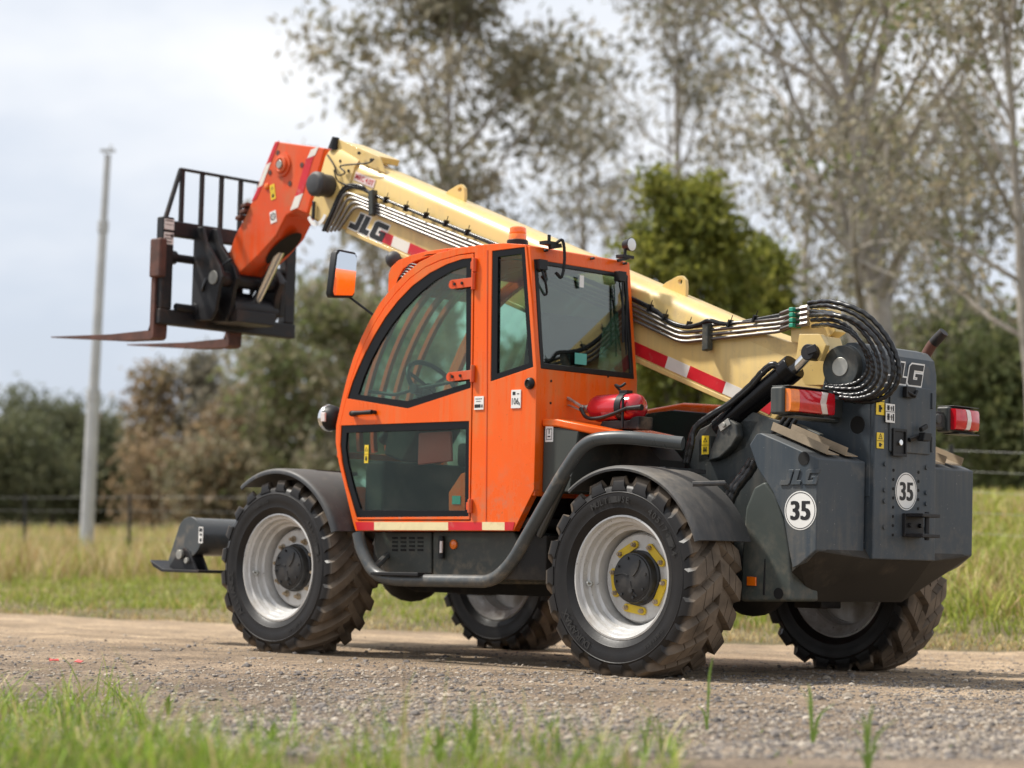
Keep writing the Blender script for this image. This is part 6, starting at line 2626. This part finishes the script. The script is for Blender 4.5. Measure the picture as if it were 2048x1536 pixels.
tint = np.where(isd[:, None], pick(STRAW, [3, 2, 3, 2], n), pick(FGREEN, [3, 3, 2, 2], n))
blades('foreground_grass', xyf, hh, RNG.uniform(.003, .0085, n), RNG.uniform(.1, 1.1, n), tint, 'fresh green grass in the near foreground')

# single tall weeds that stand out against the gravel
mat('weed_green', (.22, .34, .05), .5, var=.2, scale=20)
mat('seed_brown', (.20, .14, .08), .8, var=.2, scale=20)
wg = 'tall weeds on the road edge'


def weed(u, v, tips, label, name='tall_weed', wd=.010):
    dep = (CAM.z - .05) * FPX / (v - 1009.6)
    lat = (u - 1024) / FPX * dep
    x, y = W(lat, dep)
    z = float(gz(x, y))
    root = empty(name, loc=(x, y, z - .01))
    tag(root, label, 'weed', wg)
    sd = Vector((_r.x, _r.y, 0))
    for (du, dv, kind) in tips:
        tip = sd * (du / FPX * dep) + Vector((0, 0, -dv / FPX * dep))
        mid = tip * .55 + Vector((0, 0, abs(dv) / FPX * dep * .14)) - sd * (du / FPX * dep * .25)
        q = spline([Vector((0, 0, 0)), mid, tip], 6)
        mb = MB()
        if kind == 'b':
            vv, ff = [], []
            fd = Vector((-_r.y, _r.x, 0))
            for i, p_ in enumerate(q):
                t_ = i / (len(q) - 1)
                w_ = wd * math.sin(math.pi * (.12 + .86 * t_)) ** .7
                vv += [p_ - sd * w_ / 2, p_ + fd * w_ * .25, p_ + sd * w_ / 2]
            for i in range(len(q) - 1):
                for k in range(2):
                    ff.append((i * 3 + k, i * 3 + k + 1, i * 3 + k + 4, i * 3 + k + 3))
            mb.add(vv, ff)
            mb.build('leaf', 'weed_green', root, smooth=60)
        else:
            mb.tube(q, [.0022 * (1.2 - .8 * i / len(q)) for i in range(len(q))], 5)
            mb.build('stem', 'weed_green' if kind == 's' else 'seed_brown', root, smooth=60)


weed(808, 1500, [(4, -215, 'p'), (24, -160, 's'), (-40, -60, 's'), (3, -120, 's')], 'tall thin seed stem rising in front of the far front wheel')
weed(1412, 1470, [(12, -155, 'b'), (8, -95, 's'), (-18, -60, 'b')], 'upright grass blade in front of the near rear wheel')
weed(1620, 1500, [(-6, -130, 'b'), (46, -92, 'b'), (-24, -125, 's'), (18, -40, 'b')], 'leafy weed with two long leaves below the counterweight', wd=.014)
weed(1730, 1560, [(-10, -130, 'b'), (12, -150, 'b'), (62, -120, 'b'), (-22, -60, 'b'), (30, -70, 'b')], 'clump of upright blades at the lower right', wd=.012)
weed(340, 1440, [(4, -50, 'b'), (-8, -36, 'b'), (12, -40, 'b'), (-2, -44, 'b')], 'small green sprout on the gravel at left', wd=.012)
weed(945, 1540, [(0, -150, 's'), (14, -110, 'b'), (-20, -90, 'b'), (30, -80, 'b'), (-60, -60, 'b'), (6, -125, 'b')], 'bushy grass clump at bottom centre', wd=.012)
weed(880, 1545, [(-6, -80, 'b'), (8, -60, 'b'), (-20, -50, 'b')], 'broad leaved weed left of the bottom centre clump', wd=.02)
weed(1290, 1525, [(10, -90, 'b'), (-14, -70, 'b'), (30, -60, 's'), (50, -80, 's')], 'thin weed between the front and rear wheel in the foreground')
weed(545, 1500, [(-20, -40, 'b'), (18, -36, 'b'), (6, -48, 'b'), (40, -20, 'b')], 'flat sprawling weed at the edge of the left grass', wd=.016)

# loose gravel
base = np.array([(1, 0, 0), (-1, 0, 0), (0, 1, 0), (0, -1, 0), (0, 0, 1), (0, 0, -1), (.6, .6, .5), (-.6, .6, .45), (.6, -.6, .5), (-.6, -.6, .45)], float)
bf = np.array([(0, 6, 4), (6, 2, 4), (2, 7, 4), (7, 1, 4), (1, 9, 4), (9, 3, 4), (3, 8, 4), (8, 0, 4), (0, 2, 6), (2, 1, 7), (1, 3, 9), (3, 0, 8)])


def stones(name, xy, size, tint, label):
    n = len(xy)
    z = gz(xy[:, 0], xy[:, 1]) + .006
    a = RNG.uniform(0, 2 * math.pi, n)
    sc = size[:, None] * RNG.uniform(.55, 1.25, (n, 3)) * np.array([1, 1, .62])
    v = base[None] * (1 + RNG.uniform(-.22, .22, (n, len(base), 3)))
    v = v * sc[:, None, :]
    c, s = np.cos(a)[:, None], np.sin(a)[:, None]
    x = v[..., 0] * c - v[..., 1] * s
    y = v[..., 0] * s + v[..., 1] * c
    v = np.stack([x + xy[:, 0:1], y + xy[:, 1:2], v[..., 2] + z[:, None] + size[:, None] * .12], -1).reshape(-1, 3)
    f = (np.arange(n)[:, None, None] * len(base) + bf[None]).reshape(-1, 3)
    o = np_mesh(name, v, f, 'stone', np.repeat(tint, len(base), 0))
    tag(o, label, 'gravel', None, 'stuff')
    return o


attr_mat('stone', .9, 0, .25)
n = 60000
v = 1262 + (1560 - 1262) * RNG.uniform(0, 1, n) ** .62
u = RNG.uniform(-40, 2090, n)
dep = CAM.z * FPX / (v - 1009.6)
lat = (u - 1024) / FPX * dep
xy = lat_dep(lat, dep)
Bc = lat * BV[0] + dep * BV[1]
pt = vnoise(xy[:, 0], xy[:, 1], 1.3, 21) + .5 * vnoise(xy[:, 0], xy[:, 1], 4, 22)
ok = (Bc < ROAD_FAR - .3) & (RNG.uniform(-1.2, 1, n) < pt + .35 * (11 - dep) / 3)
xy, dep = xy[ok], dep[ok]
n = len(xy)
sz = np.exp(RNG.normal(math.log(.0066), .50, n))
ROCK = [(.26, .22, .18), (.31, .26, .205), (.18, .16, .145), (.38, .33, .27), (.125, .112, .105)]
stones('gravel', xy, np.clip(sz, .003, .028), pick(ROCK, [3, 2.5, 3, 1.2, 3.2], n), 'loose grey and tan gravel scattered over the road')
# a few larger stones and scraps
mat('stone_grey', (.20, .175, .15), .9, var=.3, scale=30, bump=.3, bscale=90)
mat('scrap_red', (.55, .06, .05), .5, var=.1)
for k, (u, v, s, lb) in enumerate(((627, 1319, .048, 'flat grey stone beside the near front wheel'), (46, 1314, .035, 'dark stone on the road at the left edge'), (316, 1322, .035, 'dark stone on the road left of the front wheel'), (412, 1437, .022, 'small dark stone near the left grass'), (1190, 1560, .03, 'pale stone at the foot of the foreground grass'))):
    dep = CAM.z * FPX / (v - 1009.6)
    x, y = W((u - 1024) / FPX * dep, dep)
    mb = MB()
    rr_ = random.Random(k)
    mb.ball((0, 0, 0), s, 5, sz=.38)
    mb.v = [(a * (1 + rr_.uniform(-.2, .2)), b * (1 + rr_.uniform(-.2, .2)), c * (1 + rr_.uniform(-.25, .25))) for a, b, c in mb.v]
    o = mb.build('stone', 'stone_grey', smooth=30)
    o.location = (x, y, float(gz(x, y)) + s * .2)
    tag(o, lb, 'stone', 'larger stones on the road')
for k, (u, v, lb) in enumerate(((162, 1355, 'red plastic scrap on the gravel, right one of the pair at left'), (112, 1349, 'red plastic scrap on the gravel, left one of the pair at left'))):
    dep = CAM.z * FPX / (v - 1009.6)
    x, y = W((u - 1024) / FPX * dep, dep)
    mb = MB()
    q = [(-.03, -.012, .0), (-.01, -.02, .006), (.028, -.008, .002), (.03, .012, .010), (.004, .018, .004), (-.024, .012, .012)]
    mb.add(q + [(a, b, c + .004) for a, b, c in q], [(0, 1, 2, 3, 4, 5), (11, 10, 9, 8, 7, 6)] + [(i, (i + 1) % 6, (i + 1) % 6 + 6, i + 6) for i in range(6)])
    o = mb.build('plastic_scrap', 'scrap_red', smooth=0)
    o.location = (x, y, float(gz(x, y)) + .012)
    o.rotation_euler = (.1, .05, k * 1.3)
    tag(o, lb, 'scrap', 'red scraps on the gravel')
